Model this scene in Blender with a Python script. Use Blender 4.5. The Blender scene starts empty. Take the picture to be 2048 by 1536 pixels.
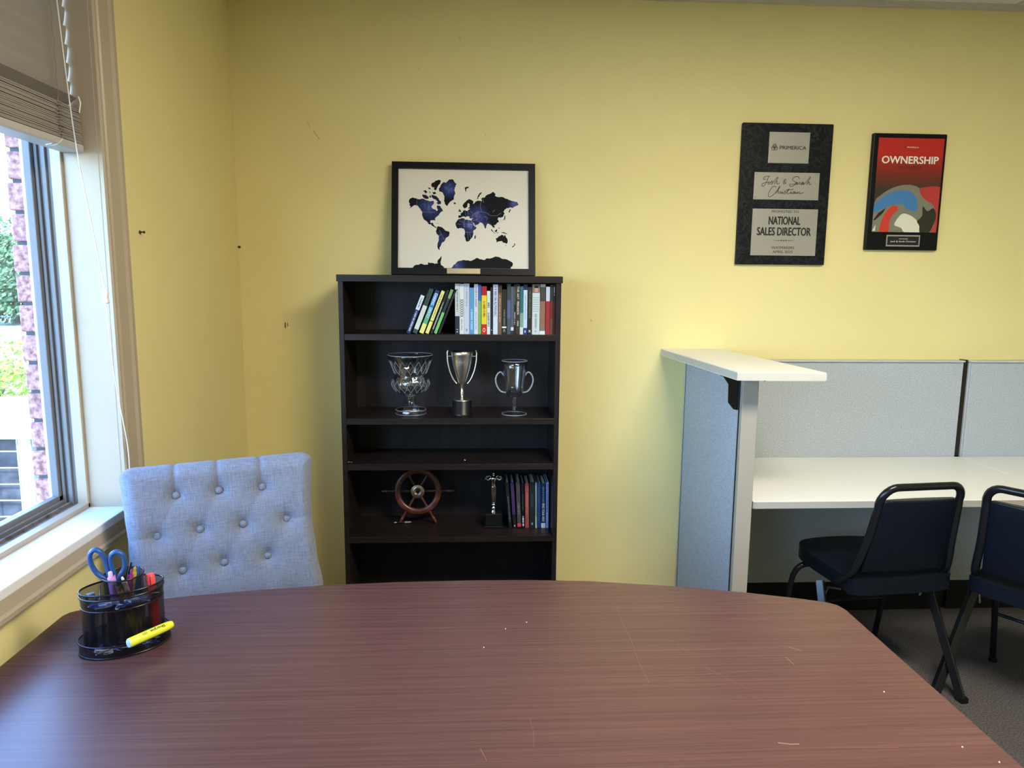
import bpy, math, random
from mathutils import Vector, Matrix, geometry
R = math.radians
PI = math.pi
random.seed(7)
scene = bpy.context.scene
COL = scene.collection

# ---------------------------------------------------------------- camera
def make_camera():
    f = 1412.8; yaw, pit, rol = R(3.043), R(8.282), R(-0.507)
    fwd = Vector((math.sin(yaw)*math.cos(pit), math.cos(yaw)*math.cos(pit), -math.sin(pit)))
    right = Vector((math.cos(yaw), -math.sin(yaw), 0))
    dn = fwd.cross(right)
    r = right*math.cos(rol) + dn*math.sin(rol)
    d = -right*math.sin(rol) + dn*math.cos(rol)
    cd = bpy.data.cameras.new('camera')
    cd.sensor_width = 36.0; cd.sensor_fit = 'HORIZONTAL'
    cd.lens = f/2048*36.0
    cd.clip_start = 0.05; cd.clip_end = 300
    co = bpy.data.objects.new('camera', cd); COL.objects.link(co)
    m = Matrix((( r.x, -d.x, -fwd.x, 0), (r.y, -d.y, -fwd.y, 0), (r.z, -d.z, -fwd.z, 1.52), (0, 0, 0, 1)))
    co.matrix_world = m
    scene.camera = co
make_camera()

# ---------------------------------------------------------------- colour management, world, sun
scene.view_settings.view_transform = 'Standard'
scene.view_settings.look = 'None'
scene.view_settings.gamma = 1.0
scene.view_settings.use_curve_mapping = False
scene.view_settings.exposure = 0.0
SKY = 18.0
TROFFER = 50.0
w = bpy.data.worlds.new('sky'); scene.world = w; w.use_nodes = True
nt = w.node_tree; nt.nodes.clear()
wo = nt.nodes.new('ShaderNodeOutputWorld'); bg = nt.nodes.new('ShaderNodeBackground')
tc = nt.nodes.new('ShaderNodeTexCoord'); sx = nt.nodes.new('ShaderNodeSeparateXYZ'); rp = nt.nodes.new('ShaderNodeValToRGB')
nt.links.new(tc.outputs['Generated'], sx.inputs[0]); nt.links.new(sx.outputs['Z'], rp.inputs[0])
rp.color_ramp.elements[0].position = 0.0; rp.color_ramp.elements[0].color = (0.56, 0.76, 1.0, 1)
rp.color_ramp.elements[1].position = 0.55; rp.color_ramp.elements[1].color = (0.10, 0.22, 0.55, 1)
e = rp.color_ramp.elements.new(0.24); e.color = (0.42, 0.66, 1.0, 1)
nt.links.new(rp.outputs[0], bg.inputs[0]); bg.inputs[1].default_value = SKY
nt.links.new(bg.outputs[0], wo.inputs[0])
sd = bpy.data.lights.new('sun', 'SUN'); sd.energy = 14; sd.angle = R(1.0); sd.color = (1.0, 0.95, 0.86)
so = bpy.data.objects.new('sun', sd); COL.objects.link(so)
so.rotation_euler = Vector((-0.05, 0.42, -0.9)).to_track_quat('-Z', 'Y').to_euler()
for loc, rot, sw, sh in (((-1.26, 1.15, 1.38), (0, R(-90), 0), 1.0, 1.75), ((-1.26, -.9, 1.6), (0, R(-90), 0), 1.5, 1.6)):
    ld = bpy.data.lights.new('sky_portal', 'AREA'); ld.shape = 'RECTANGLE'; ld.size = sw; ld.size_y = sh
    ld.cycles.is_portal = True
    lo = bpy.data.objects.new('sky_portal', ld); COL.objects.link(lo); lo.location = loc; lo.rotation_euler = rot

# ---------------------------------------------------------------- helpers
class MB:
    """Collects shapes and links them as one mesh object."""
    def __init__(s): s.v = []; s.f = []; s.m = []; s.s = []
    def add(s, vs, fs, m=0, sm=False, M=None):
        o = len(s.v)
        for q in vs:
            q = Vector(q)
            s.v.append(tuple(M @ q) if M else tuple(q))
        for f in fs:
            s.f.append(tuple(i+o for i in f)); s.m.append(m); s.s.append(sm)
        return s
    def box(s, x0, x1, y0, y1, z0, z1, m=0, M=None):
        vs = [(x, y, z) for z in (z0, z1) for y in (y0, y1) for x in (x0, x1)]
        return s.add(vs, [(0,2,3,1),(4,5,7,6),(0,1,5,4),(2,6,7,3),(0,4,6,2),(1,3,7,5)], m, False, M)
    def prism(s, poly, a0, a1, axis='z', m=0, sm=False, M=None):
        def P(u, v, w):
            return {'z': (u, v, w), 'y': (u, w, v), 'x': (w, u, v)}[axis]
        n = len(poly)
        tris = geometry.tessellate_polygon([[Vector((p[0], p[1], 0)) for p in poly]])
        vs = [P(p[0], p[1], a0) for p in poly] + [P(p[0], p[1], a1) for p in poly]
        fs = [tuple(t) for t in tris] + [tuple(i+n for i in reversed(t)) for t in tris]
        s.add(vs, fs, m, False, M)
        s.add(vs, [(i, (i+1) % n, (i+1) % n+n, i+n) for i in range(n)], m, sm, M)
        return s
    def lathe(s, prof, n=32, m=0, sx=1.0, sy=1.0, M=None, cap=True, sm=True):
        vs = []; fs = []
        for r, z in prof:
            for i in range(n):
                a = 2*PI*i/n; vs.append((r*math.cos(a)*sx, r*math.sin(a)*sy, z))
        for k in range(len(prof)-1):
            for i in range(n):
                j = (i+1) % n; fs.append((k*n+i, k*n+j, (k+1)*n+j, (k+1)*n+i))
        s.add(vs, fs, m, sm, M)
        if cap:
            if prof[0][0] > 1e-5: s.add(vs[:n], [tuple(range(n-1, -1, -1))], m, False, M)
            if prof[-1][0] > 1e-5: s.add(vs[-n:], [tuple(range(n))], m, False, M)
        return s
    def tube(s, pts, r, n=8, m=0, closed=False, M=None, sx=1.0, sy=1.0, cap=True, sm=True):
        pts = [Vector(p) for p in pts]; k = len(pts)
        rs = r if isinstance(r, (list, tuple)) else [r]*k
        tan = []
        for i in range(k):
            if closed: t = pts[(i+1) % k]-pts[i-1]
            elif i == 0: t = pts[1]-pts[0]
            elif i == k-1: t = pts[-1]-pts[-2]
            else: t = (pts[i+1]-pts[i]).normalized()+(pts[i]-pts[i-1]).normalized()
            tan.append(t.normalized() if t.length > 1e-9 else Vector((0, 0, 1)))
        up = Vector((0, 0, 1)) if abs(tan[0].z) < .9 else Vector((0, 1, 0))
        nrm = (up - tan[0]*up.dot(tan[0])).normalized(); vs = []; fs = []
        for i in range(k):
            nrm = (nrm - tan[i]*nrm.dot(tan[i]))
            nrm = nrm.normalized() if nrm.length > 1e-6 else tan[i].orthogonal().normalized()
            b = tan[i].cross(nrm)
            for q in range(n):
                a = 2*PI*q/n
                vs.append(pts[i]+nrm*(math.cos(a)*rs[i]*sx)+b*(math.sin(a)*rs[i]*sy))
        for i in range(k if closed else k-1):
            j = (i+1) % k
            for q in range(n):
                q2 = (q+1) % n; fs.append((i*n+q, i*n+q2, j*n+q2, j*n+q))
        s.add(vs, fs, m, sm, M)
        if cap and not closed:
            s.add(vs[:n], [tuple(range(n-1, -1, -1))], m, False, M); s.add(vs[-n:], [tuple(range(n))], m, False, M)
        return s
    def sphere(s, c, r, n=12, m=0, sc=(1, 1, 1), M=None):
        prof = [(math.sin(PI*k/n)*r, -math.cos(PI*k/n)*r) for k in range(n+1)]
        T = Matrix.Translation(Vector(c)) @ Matrix.Diagonal((sc[0], sc[1], sc[2], 1))
        return s.lathe([(max(a, 1e-6), b) for a, b in prof], 2*n, m, M=(M @ T) if M else T, cap=False)
    def build(s, name, mats, parent=None, bevel=0, seg=2, loc=None, rot=None):
        me = bpy.data.meshes.new(name); me.from_pydata(s.v, [], s.f)
        if not isinstance(mats, (list, tuple)): mats = [mats]
        for mm in mats: me.materials.append(mm)
        me.polygons.foreach_set('material_index', s.m); me.polygons.foreach_set('use_smooth', s.s)
        me.update()
        o = bpy.data.objects.new(name, me); COL.objects.link(o)
        if parent: o.parent = parent
        if loc: o.location = loc
        if rot: o.rotation_euler = rot
        if bevel:
            b = o.modifiers.new('bevel', 'BEVEL'); b.width = bevel; b.segments = seg; b.limit_method = 'ANGLE'; b.angle_limit = R(40)
        return o

def tag(o, label=None, cat=None, group=None, kind=None):
    if label: o['label'] = label
    if cat: o['category'] = cat
    if group: o['group'] = group
    if kind: o['kind'] = kind
    return o
def thing(name, label, cat, loc=(0, 0, 0), rot=(0, 0, 0), group=None):
    o = bpy.data.objects.new(name, None); COL.objects.link(o); o.empty_display_size = 0.05
    o.location = loc; o.rotation_euler = rot
    return tag(o, label, cat, group)
def struct(o): o['kind'] = 'structure'; return o

def arc(cx, cy, r, a0, a1, n, r2=None):
    r2 = r2 or r
    return [(cx+r*math.cos(R(a0+(a1-a0)*i/n)), cy+r2*math.sin(R(a0+(a1-a0)*i/n))) for i in range(n+1)]
def smooth(pts, n=6, closed=False):
    P = [Vector(p) for p in pts]; k = len(P); out = []
    for i in range(k if closed else k-1):
        if closed: a, b, c, d = P[i-1], P[i], P[(i+1) % k], P[(i+2) % k]
        else: a, b, c, d = P[max(i-1, 0)], P[i], P[i+1], P[min(i+2, k-1)]
        for j in range(n):
            t = j/n
            out.append(0.5*((2*b)+(c-a)*t+(2*a-5*b+4*c-d)*t*t+(3*b-a-3*c+d)*t**3))
    if not closed: out.append(P[-1])
    return out

# ---------------------------------------------------------------- materials
def newmat(name):
    m = bpy.data.materials.new(name); m.use_nodes = True
    return m, m.node_tree, m.node_tree.nodes['Principled BSDF']
def s2l(c): return tuple(((x/255)/12.92 if x/255 <= .04045 else ((x/255+.055)/1.055)**2.4) for x in c)+(1,)
def mat(name, col, rough=.5, metal=0, bump=0, bscale=200, var=0, vscale=8, spec=.5, trans=0, ior=1.45, coat=0, stretch=None, srgb=False):
    if srgb: col = s2l(col)
    m, nt, b = newmat(name)
    b.inputs['Base Color'].default_value = tuple(col[:3])+(1,)
    b.inputs['Roughness'].default_value = rough; b.inputs['Metallic'].default_value = metal
    b.inputs['Specular IOR Level'].default_value = spec; b.inputs['IOR'].default_value = ior
    b.inputs['Transmission Weight'].default_value = trans; b.inputs['Coat Weight'].default_value = coat
    if bump or var:
        tc = nt.nodes.new('ShaderNodeTexCoord'); mp = nt.nodes.new('ShaderNodeMapping')
        nt.links.new(tc.outputs['Object'], mp.inputs[0])
        if stretch: mp.inputs['Scale'].default_value = stretch
    if var:
        n = nt.nodes.new('ShaderNodeTexNoise'); n.inputs['Scale'].default_value = vscale; n.inputs['Detail'].default_value = 6
        nt.links.new(mp.outputs[0], n.inputs['Vector'])
        rr = nt.nodes.new('ShaderNodeValToRGB'); rr.color_ramp.elements[0].position = .3; rr.color_ramp.elements[1].position = .7
        c = col
        rr.color_ramp.elements[0].color = tuple(max(0, x*(1-var)) for x in c[:3])+(1,)
        rr.color_ramp.elements[1].color = tuple(min(1, x*(1+var)) for x in c[:3])+(1,)
        nt.links.new(n.outputs['Fac'], rr.inputs[0]); nt.links.new(rr.outputs[0], b.inputs['Base Color'])
    if bump:
        n2 = nt.nodes.new('ShaderNodeTexNoise'); n2.inputs['Scale'].default_value = bscale; n2.inputs['Detail'].default_value = 3
        nt.links.new(mp.outputs[0], n2.inputs['Vector'])
        bp = nt.nodes.new('ShaderNodeBump'); bp.inputs['Strength'].default_value = bump; bp.inputs['Distance'].default_value = .002
        nt.links.new(n2.outputs['Fac'], bp.inputs['Height']); nt.links.new(bp.outputs[0], b.inputs['Normal'])
    return m
def glassmat(name, col=(1, 1, 1), rough=0, ior=1.5):
    return mat(name, col, rough, 0, trans=1, ior=ior)
def wood(name, c1, c2, rough, scale=(1.5, 60, 60), spec=.5):
    m, nt, b = newmat(name)
    tc = nt.nodes.new('ShaderNodeTexCoord'); mp = nt.nodes.new('ShaderNodeMapping'); mp.inputs['Scale'].default_value = scale
    nt.links.new(tc.outputs['Object'], mp.inputs[0])
    n = nt.nodes.new('ShaderNodeTexNoise'); n.inputs['Scale'].default_value = 1; n.inputs['Detail'].default_value = 8; n.inputs['Roughness'].default_value = .65
    n.inputs['Distortion'].default_value = .4
    nt.links.new(mp.outputs[0], n.inputs['Vector'])
    rr = nt.nodes.new('ShaderNodeValToRGB'); rr.color_ramp.elements[0].position = .36; rr.color_ramp.elements[1].position = .64
    rr.color_ramp.elements[0].color = tuple(c1)+(1,); rr.color_ramp.elements[1].color = tuple(c2)+(1,)
    nt.links.new(n.outputs['Fac'], rr.inputs[0]); nt.links.new(rr.outputs[0], b.inputs['Base Color'])
    b.inputs['Roughness'].default_value = rough; b.inputs['Specular IOR Level'].default_value = spec
    bp = nt.nodes.new('ShaderNodeBump'); bp.inputs['Strength'].default_value = .06; bp.inputs['Distance'].default_value = .001
    nt.links.new(n.outputs['Fac'], bp.inputs['Height']); nt.links.new(bp.outputs[0], b.inputs['Normal'])
    return m
def speckle(name, c1, c2, scale, rough=.95, bump=.5):
    m, nt, b = newmat(name)
    tc = nt.nodes.new('ShaderNodeTexCoord')
    n = nt.nodes.new('ShaderNodeTexNoise'); n.inputs['Scale'].default_value = scale; n.inputs['Detail'].default_value = 4; n.inputs['Roughness'].default_value = .7
    nt.links.new(tc.outputs['Object'], n.inputs['Vector'])
    rr = nt.nodes.new('ShaderNodeValToRGB'); rr.color_ramp.elements[0].position = .38; rr.color_ramp.elements[1].position = .62
    rr.color_ramp.elements[0].color = tuple(c1)+(1,); rr.color_ramp.elements[1].color = tuple(c2)+(1,)
    nt.links.new(n.outputs['Fac'], rr.inputs[0]); nt.links.new(rr.outputs[0], b.inputs['Base Color'])
    b.inputs['Roughness'].default_value = rough; b.inputs['Specular IOR Level'].default_value = .2
    bp = nt.nodes.new('ShaderNodeBump'); bp.inputs['Strength'].default_value = bump; bp.inputs['Distance'].default_value = .002
    nt.links.new(n.outputs['Fac'], bp.inputs['Height']); nt.links.new(bp.outputs[0], b.inputs['Normal'])
    return m

M_ = {}
M_['wall'] = mat('yellow_wall_paint', (.80, .695, .32), .55, bump=.12, bscale=260, var=.02, vscale=3, spec=.35)
M_['ceiling'] = mat('ceiling_tile', (.72, .70, .66), .9, bump=.5, bscale=90)
M_['carpet'] = speckle('grey_carpet', (.045, .04, .042), (.16, .145, .145), 190, bump=1)
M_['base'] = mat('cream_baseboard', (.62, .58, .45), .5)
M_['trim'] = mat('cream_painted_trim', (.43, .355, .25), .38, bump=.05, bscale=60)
M_['sill'] = mat('white_sill_paint', (.80, .80, .78), .4)
M_['vinyl'] = mat('grey_vinyl', (.17, .17, .17), .45)
M_['vinyl_w'] = mat('white_vinyl', (.8, .82, .84), .4)
M_['track'] = mat('dirty_track', (.14, .12, .10), .7, var=.5, vscale=40)
M_['glass'] = None
M_['slat'] = mat('blind_slat', (.31, .28, .25), .5)
M_['rail'] = mat('blind_rail', (.50, .48, .47), .45)
M_['cord'] = mat('white_cord', (.82, .82, .80), .6)
M_['table'] = wood('mahogany_laminate', (.068, .031, .028), (.102, .046, .040), .27, (1.6, 150, 150), .5)
M_['edge'] = mat('dark_table_edge', (.06, .022, .018), .4)
M_['case'] = wood('espresso_laminate', (.011, .007, .007), (.022, .014, .013), .38, (2, 50, 50), .3)
M_['caseback'] = wood('espresso_back', (.012, .010, .012), (.022, .018, .02), .5, (30, 30, 2), .3)
M_['black'] = mat('black_plastic', (.006, .006, .007), .35)
M_['blackmetal'] = mat('black_enamel', (.008, .009, .011), .22)
M_['navy'] = mat('dark_navy_vinyl', (.003, .006, .012), .34, spec=.4, bump=.1, bscale=400)
M_['laminate'] = mat('off_white_laminate', (.80, .81, .78), .38)
M_['postgrey'] = mat('warm_grey_metal', (.36, .33, .28), .42)
M_['panelframe'] = mat('light_grey_frame', (.55, .56, .55), .45)
M_['panelfab'] = speckle('grey_panel_fabric', (.33, .37, .40), (.52, .57, .61), 230, bump=.3)
M_['chrome'] = mat('chrome', (.75, .75, .75), .12, 1)
M_['steel'] = mat('brushed_steel', (.38, .37, .33), .35, .6, bump=.05, bscale=200, stretch=(1, 1, 30))
M_['silver'] = mat('champagne_silver', (.92, .88, .76), .3, 1)
M_['darkened_edge'] = mat('darkened_greige_edge', (.40, .385, .335), .45)  # darkened to offset the lamp's light on the worktop front
M_['brass'] = mat('aged_brass', (.50, .42, .25), .3, 1)
M_['red_wood'] = wood('rosewood', (.06, .014, .008), (.16, .045, .022), .32, (25, 25, 25))
M_['pin'] = mat('dark_nail', (.06, .05, .04), .5, .5)
def crystal():
    m, nt, b = newmat('clear_crystal'); nt.nodes.remove(b); out = nt.nodes['Material Output']
    t = nt.nodes.new('ShaderNodeBsdfTransparent'); t.inputs[0].default_value = (.985, .99, .995, 1)
    g = nt.nodes.new('ShaderNodeBsdfGlossy'); g.inputs['Roughness'].default_value = .03
    lw = nt.nodes.new('ShaderNodeLayerWeight'); lw.inputs[0].default_value = .5
    pw = nt.nodes.new('ShaderNodeMath'); pw.operation = 'POWER'; pw.inputs[1].default_value = 2.6; nt.links.new(lw.outputs['Facing'], pw.inputs[0])
    f = nt.nodes.new('ShaderNodeMath'); f.operation = 'MULTIPLY_ADD'; f.inputs[1].default_value = .9; f.inputs[2].default_value = .08; nt.links.new(pw.outputs[0], f.inputs[0])
    mx = nt.nodes.new('ShaderNodeMixShader')
    nt.links.new(f.outputs[0], mx.inputs[0]); nt.links.new(t.outputs[0], mx.inputs[1]); nt.links.new(g.outputs[0], mx.inputs[2]); nt.links.new(mx.outputs[0], out.inputs[0])
    return m
M_['crystal'] = crystal()
M_['white'] = mat('white_print', (.85, .86, .84), .5)
M_['ink'] = mat('black_ink', (.01, .01, .012), .5)

# thin window pane: mostly clear with a faint reflection
def pane_mat():
    m, nt, b = newmat('window_glass'); nt.nodes.remove(b)
    out = nt.nodes['Material Output']
    t = nt.nodes.new('ShaderNodeBsdfTransparent'); t.inputs[0].default_value = (.93, .96, .97, 1)
    g = nt.nodes.new('ShaderNodeBsdfGlossy'); g.inputs['Roughness'].default_value = .01
    mx = nt.nodes.new('ShaderNodeMixShader'); mx.inputs[0].default_value = .05
    nt.links.new(t.outputs[0], mx.inputs[1]); nt.links.new(g.outputs[0], mx.inputs[2]); nt.links.new(mx.outputs[0], out.inputs[0])
    return m
M_['glass'] = pane_mat()

# tufted linen
def linen():
    m, nt, b = newmat('pale_blue_linen')
    tc = nt.nodes.new('ShaderNodeTexCoord')
    outs = []
    for sc in ((900, 60, 40), (40, 60, 900)):
        mp = nt.nodes.new('ShaderNodeMapping'); mp.inputs['Scale'].default_value = sc
        nt.links.new(tc.outputs['Object'], mp.inputs[0])
        n = nt.nodes.new('ShaderNodeTexNoise'); n.inputs['Scale'].default_value = 1; n.inputs['Detail'].default_value = 3
        nt.links.new(mp.outputs[0], n.inputs['Vector']); outs.append(n.outputs['Fac'])
    a = nt.nodes.new('ShaderNodeMath'); a.operation = 'ADD'; nt.links.new(outs[0], a.inputs[0]); nt.links.new(outs[1], a.inputs[1])
    mr = nt.nodes.new('ShaderNodeMapRange'); mr.inputs[1].default_value = .7; mr.inputs[2].default_value = 1.3
    nt.links.new(a.outputs[0], mr.inputs[0])
    rr = nt.nodes.new('ShaderNodeValToRGB'); rr.color_ramp.elements[0].color = (.120, .135, .18, 1); rr.color_ramp.elements[1].color = (.235, .26, .32, 1)
    nt.links.new(mr.outputs[0], rr.inputs[0]); nt.links.new(rr.outputs[0], b.inputs['Base Color'])
    b.inputs['Roughness'].default_value = .9; b.inputs['Specular IOR Level'].default_value = .2; b.inputs['Sheen Weight'].default_value = .15
    bp = nt.nodes.new('ShaderNodeBump'); bp.inputs['Strength'].default_value = .3; bp.inputs['Distance'].default_value = .001
    nt.links.new(a.outputs[0], bp.inputs['Height']); nt.links.new(bp.outputs[0], b.inputs['Normal'])
    return m
M_['linen'] = linen()

# wire mesh: a woven lattice with real see-through gaps
def wiremesh():
    m, nt, b = newmat('black_wire_mesh'); out = nt.nodes['Material Output']
    b.inputs['Base Color'].default_value = (.008, .008, .009, 1); b.inputs['Roughness'].default_value = .3; b.inputs['Metallic'].default_value = .3
    uv = nt.nodes.new('ShaderNodeUVMap')
    sp = nt.nodes.new('ShaderNodeSeparateXYZ'); nt.links.new(uv.outputs[0], sp.inputs[0])
    vals = []
    for sg in (1, -1):
        ad = nt.nodes.new('ShaderNodeMath'); ad.operation = 'MULTIPLY_ADD'
        nt.links.new(sp.outputs['Y'], ad.inputs[0]); ad.inputs[1].default_value = sg*.62; nt.links.new(sp.outputs['X'], ad.inputs[2])
        ml = nt.nodes.new('ShaderNodeMath'); ml.operation = 'MULTIPLY'; ml.inputs[1].default_value = 420; nt.links.new(ad.outputs[0], ml.inputs[0])
        fr = nt.nodes.new('ShaderNodeMath'); fr.operation = 'FRACT'; nt.links.new(ml.outputs[0], fr.inputs[0])
        lt = nt.nodes.new('ShaderNodeMath'); lt.operation = 'GREATER_THAN'; lt.inputs[1].default_value = .36; nt.links.new(fr.outputs[0], lt.inputs[0])
        vals.append(lt.outputs[0])
    mu = nt.nodes.new('ShaderNodeMath'); mu.operation = 'MULTIPLY'; nt.links.new(vals[0], mu.inputs[0]); nt.links.new(vals[1], mu.inputs[1])
    t = nt.nodes.new('ShaderNodeBsdfTransparent'); mx = nt.nodes.new('ShaderNodeMixShader')
    nt.links.new(mu.outputs[0], mx.inputs[0]); nt.links.new(b.outputs[0], mx.inputs[1]); nt.links.new(t.outputs[0], mx.inputs[2])
    nt.links.new(mx.outputs[0], out.inputs[0])
    return m
M_['mesh'] = wiremesh()

# bricks for the outside wall
def brickmat():
    m, nt, b = newmat('rough_pink_brick')
    tc = nt.nodes.new('ShaderNodeTexCoord'); n = nt.nodes.new('ShaderNodeTexNoise'); n.inputs['Scale'].default_value = 70; n.inputs['Detail'].default_value = 6
    nt.links.new(tc.outputs['Object'], n.inputs['Vector'])
    rr = nt.nodes.new('ShaderNodeValToRGB'); rr.color_ramp.elements[0].position = .35; rr.color_ramp.elements[1].position = .62
    rr.color_ramp.elements[0].color = (.28, .10, .09, 1); rr.color_ramp.elements[1].color = (.66, .36, .32, 1)
    nt.links.new(n.outputs['Fac'], rr.inputs[0]); nt.links.new(rr.outputs[0], b.inputs['Base Color']); b.inputs['Roughness'].default_value = .9
    bp = nt.nodes.new('ShaderNodeBump'); bp.inputs['Strength'].default_value = .8; bp.inputs['Distance'].default_value = .004
    nt.links.new(n.outputs['Fac'], bp.inputs['Height']); nt.links.new(bp.outputs[0], b.inputs['Normal'])
    return m
M_['brick'] = brickmat(); M_['mortar'] = mat('dark_mortar', (.09, .09, .10), .95)

# ---------------------------------------------------------------- lettering
def text(s, w_, h_, origin, ux, uy, m, parent, name='lettering', bold=0.0, depth=.0004, center=True, shear=0):
    """Text fitted into a w x h box at origin (centre), ux/uy unit axes in parent space."""
    c = bpy.data.curves.new('t', 'FONT'); c.body = s; c.size = 1; c.extrude = 0; c.shear = shear; c.resolution_u = 3
    o = bpy.data.objects.new('t', c); COL.objects.link(o)
    dg = bpy.context.evaluated_depsgraph_get(); me = bpy.data.meshes.new_from_object(o.evaluated_get(dg))
    bpy.data.objects.remove(o); bpy.data.curves.remove(c)
    xs = [v.co.x for v in me.vertices]; ys = [v.co.y for v in me.vertices]
    if not xs: return None
    x0, x1, y0, y1 = min(xs), max(xs), min(ys), max(ys)
    ux = Vector(ux); uy = Vector(uy); n = ux.cross(uy); og = Vector(origin)
    for v in me.vertices:
        a = (v.co.x-(x0+x1)/2)/(x1-x0)*w_; bb = (v.co.y-(y0+y1)/2)/(y1-y0)*h_
        v.co = og+ux*a+uy*bb+n*depth
    if bold:
        vs = [v.co.copy() for v in me.vertices]; fs = [tuple(q.vertices) for q in me.polygons]; n0 = len(vs); k = bold*h_*1.3; V = []; F = []
        for j, (dx, dy) in enumerate(((-k, 0), (k, 0), (0, k*.7), (0, -k*.7))):
            V += [v+ux*dx+uy*dy+n*(.00002*j) for v in vs]; F += [tuple(i+j*n0 for i in f) for f in fs]
        bpy.data.meshes.remove(me); me = bpy.data.meshes.new(name); me.from_pydata(V, [], F)
    me.name = name
    me.materials.clear(); me.materials.append(m)
    t = bpy.data.objects.new(name, me); COL.objects.link(t); t.parent = parent
    return t

# ================================================================= THE ROOM
XL, XR, YB, YF, ZC = -1.0, 4.2, 3.1, -2.6, 2.70
struct(MB().box(-1.2, XR+.1, YF-.1, YB+.1, -.1, 0).build('floor', M_['carpet']))
cl = MB().box(-1.2, XR+.1, YF-.1, YB+.1, ZC, ZC+.1)
struct(cl.build('ceiling', M_['ceiling']))
g = MB()
for i in range(10): g.box(XL+.6*i-.012+.3, XL+.6*i+.012+.3, YF, YB, ZC-.006, ZC+.001)
for i in range(10): g.box(XL, XR, YB-.6*i-.312, YB-.6*i-.288, ZC-.006, ZC+.001)
struct(g.build('trim_1', M_['panelframe']))
tr = MB().box(XL, XR, YB-.022, YB, ZC-.022, ZC); struct(tr.build('trim_2', mat('beige_wall_angle', (.55, .5, .4), .5)))
wb = struct(MB().box(-1.2, XR+.1, YB, YB+.1, 0, ZC).build('wall_back', M_['wall']))
struct(MB().box(XR, XR+.1, YF, YB, 0, ZC).build('wall_right', M_['wall']))
struct(MB().box(-1.2, XR+.1, YF-.1, YF, 0, ZC).build('wall_front', M_['wall']))
# left wall: the seen window, plus an unseen one added for daylight
WZ0, WZ1 = .874, 2.32
WINS = ((.3, 2.0), (-1.7, -.1))
g = MB(); ys = [YF, -2.1, -.6, .5, 2.0, YB]
g.box(-1.2, XL, YF, YB, 0, WZ0-.03); g.box(-1.2, XL, YF, YB, WZ1, ZC)
for a, b in ((YF, -1.7), (-.1, .3), (2.0, YB)): g.box(-1.2, XL, a, b, WZ0-.03, WZ1)
wl = struct(g.build('wall_left', M_['wall']))
struct(MB().box(.352, .935, YB-.014, YB, 0, .105).box(-1.0, -.545, YB-.014, YB, 0, .105).box(2.3, XR, YB-.014, YB, 0, .105).build('baseboard_back', M_['base'], bevel=.004))
struct(MB().box(XL, XL+.014, YF, YB-.014, 0, .105).build('baseboard_left', M_['base'], bevel=.004))

def casing_profile():   # (distance from opening, projection) moulded casing
    return [(0, 0), (0, .010), (.006, .014), (.012, .012), (.018, .012), (.022, .016), (.062, .020), (.070, .026), (.085, .026), (.090, .018), (.090, 0)]
for wi, (y0, y1) in enumerate(WINS):
    root = thing('window_%d' % (wi+1), None, None); struct(root)
    pr = casing_profile()
    g = MB()
    # far and near vertical casings, top and bottom
    def strip(fn):
        n = len(pr); a = [fn(d, p, 0) for d, p in pr]; b = [fn(d, p, 1) for d, p in pr]
        g.add(a+b, [(i, i+1, n+i+1, n+i) for i in range(n-1)])
    zt, zb = WZ1, WZ0
    strip(lambda d, p, t: (XL+p, y1+d, (zb-d-.0 if t == 0 else zt+d)))
    strip(lambda d, p, t: (XL+p, y0-d, (zb-d if t == 0 else zt+d)))
    strip(lambda d, p, t: (XL+p, (y0-d if t == 0 else y1+d), zt+d))
    strip(lambda d, p, t: (XL+p, (y0-d if t == 0 else y1+d), zb-.006-d*.72))
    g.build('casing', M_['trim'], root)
    g = MB().box(-1.20, XL+.001, y1-.001, y1+.004, zb, zt).box(-1.20, XL+.001, y0-.004, y0+.001, zb, zt).box(-1.20, XL+.001, y0, y1, zt-.002, zt+.004)
    g.box(-1.12, -1.092, y1-.012, y1, zb, zt).box(-1.12, -1.092, y0, y0+.012, zb, zt).box(-1.12, -1.092, y0, y1, zb, zb+.014)
    g.build('jamb', M_['trim'], root, bevel=.002)
    MB().box(-1.20, XL+.015, y0, y1, zb-.03, zb).build('window_sill', M_['sill'], root, bevel=.003)
    g = MB()
    g.box(-1.175, -1.12, y1-.008, y1, zb, zt).box(-1.175, -1.12, y0, y0+.008, zb, zt)
    g.box(-1.14, -1.13, y1-.016, y1-.008, zb, zt).box(-1.158, -1.150, y1-.016, y1-.008, zb, zt)
    g.build('jamb_liner', M_['vinyl'], root, bevel=.001)
    MB().box(-1.175, -1.12, y0, y1, zb, zb+.012).box(-1.14, -1.134, y0, y1, zb+.01, zb+.02).build('track', M_['track'], root)
    ym = (y0+y1)/2
    g = MB().box(-1.18, -1.160, y0+.01, y1-.01, zb+.012, zb+.040).box(-1.18, -1.160, y1-.028, y1-.008, zb+.012, zt).box(-1.18, -1.160, y0+.008, y0+.03, zb+.012, zt).box(-1.18, -1.160, y0, y1, zt-.03, zt)
    g.box(-1.165, -1.152, y0+.01, y1-.01, zb+.012, zb+.026)
    g.build('sash', M_['vinyl'], root, bevel=.002)
    MB().box(-1.172, -1.168, y0+.028, y1-.026, zb+.038, zt-.03).build('window_glass', M_['glass'], root)
    g = MB().box(-1.200, -1.18, y1-.006, y1+.03, zb-.02, zt+.03).box(-1.225, -1.18, y0-.03, y0+.010, zb-.02, zt+.03).box(-1.225, -1.18, y0, y1, zb-.02, zb+.02).box(-1.225, -1.18, y0, y1, zt-.01, zt+.03)
    g.build('outer_frame', M_['vinyl_w'], root, bevel=.002)

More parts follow.
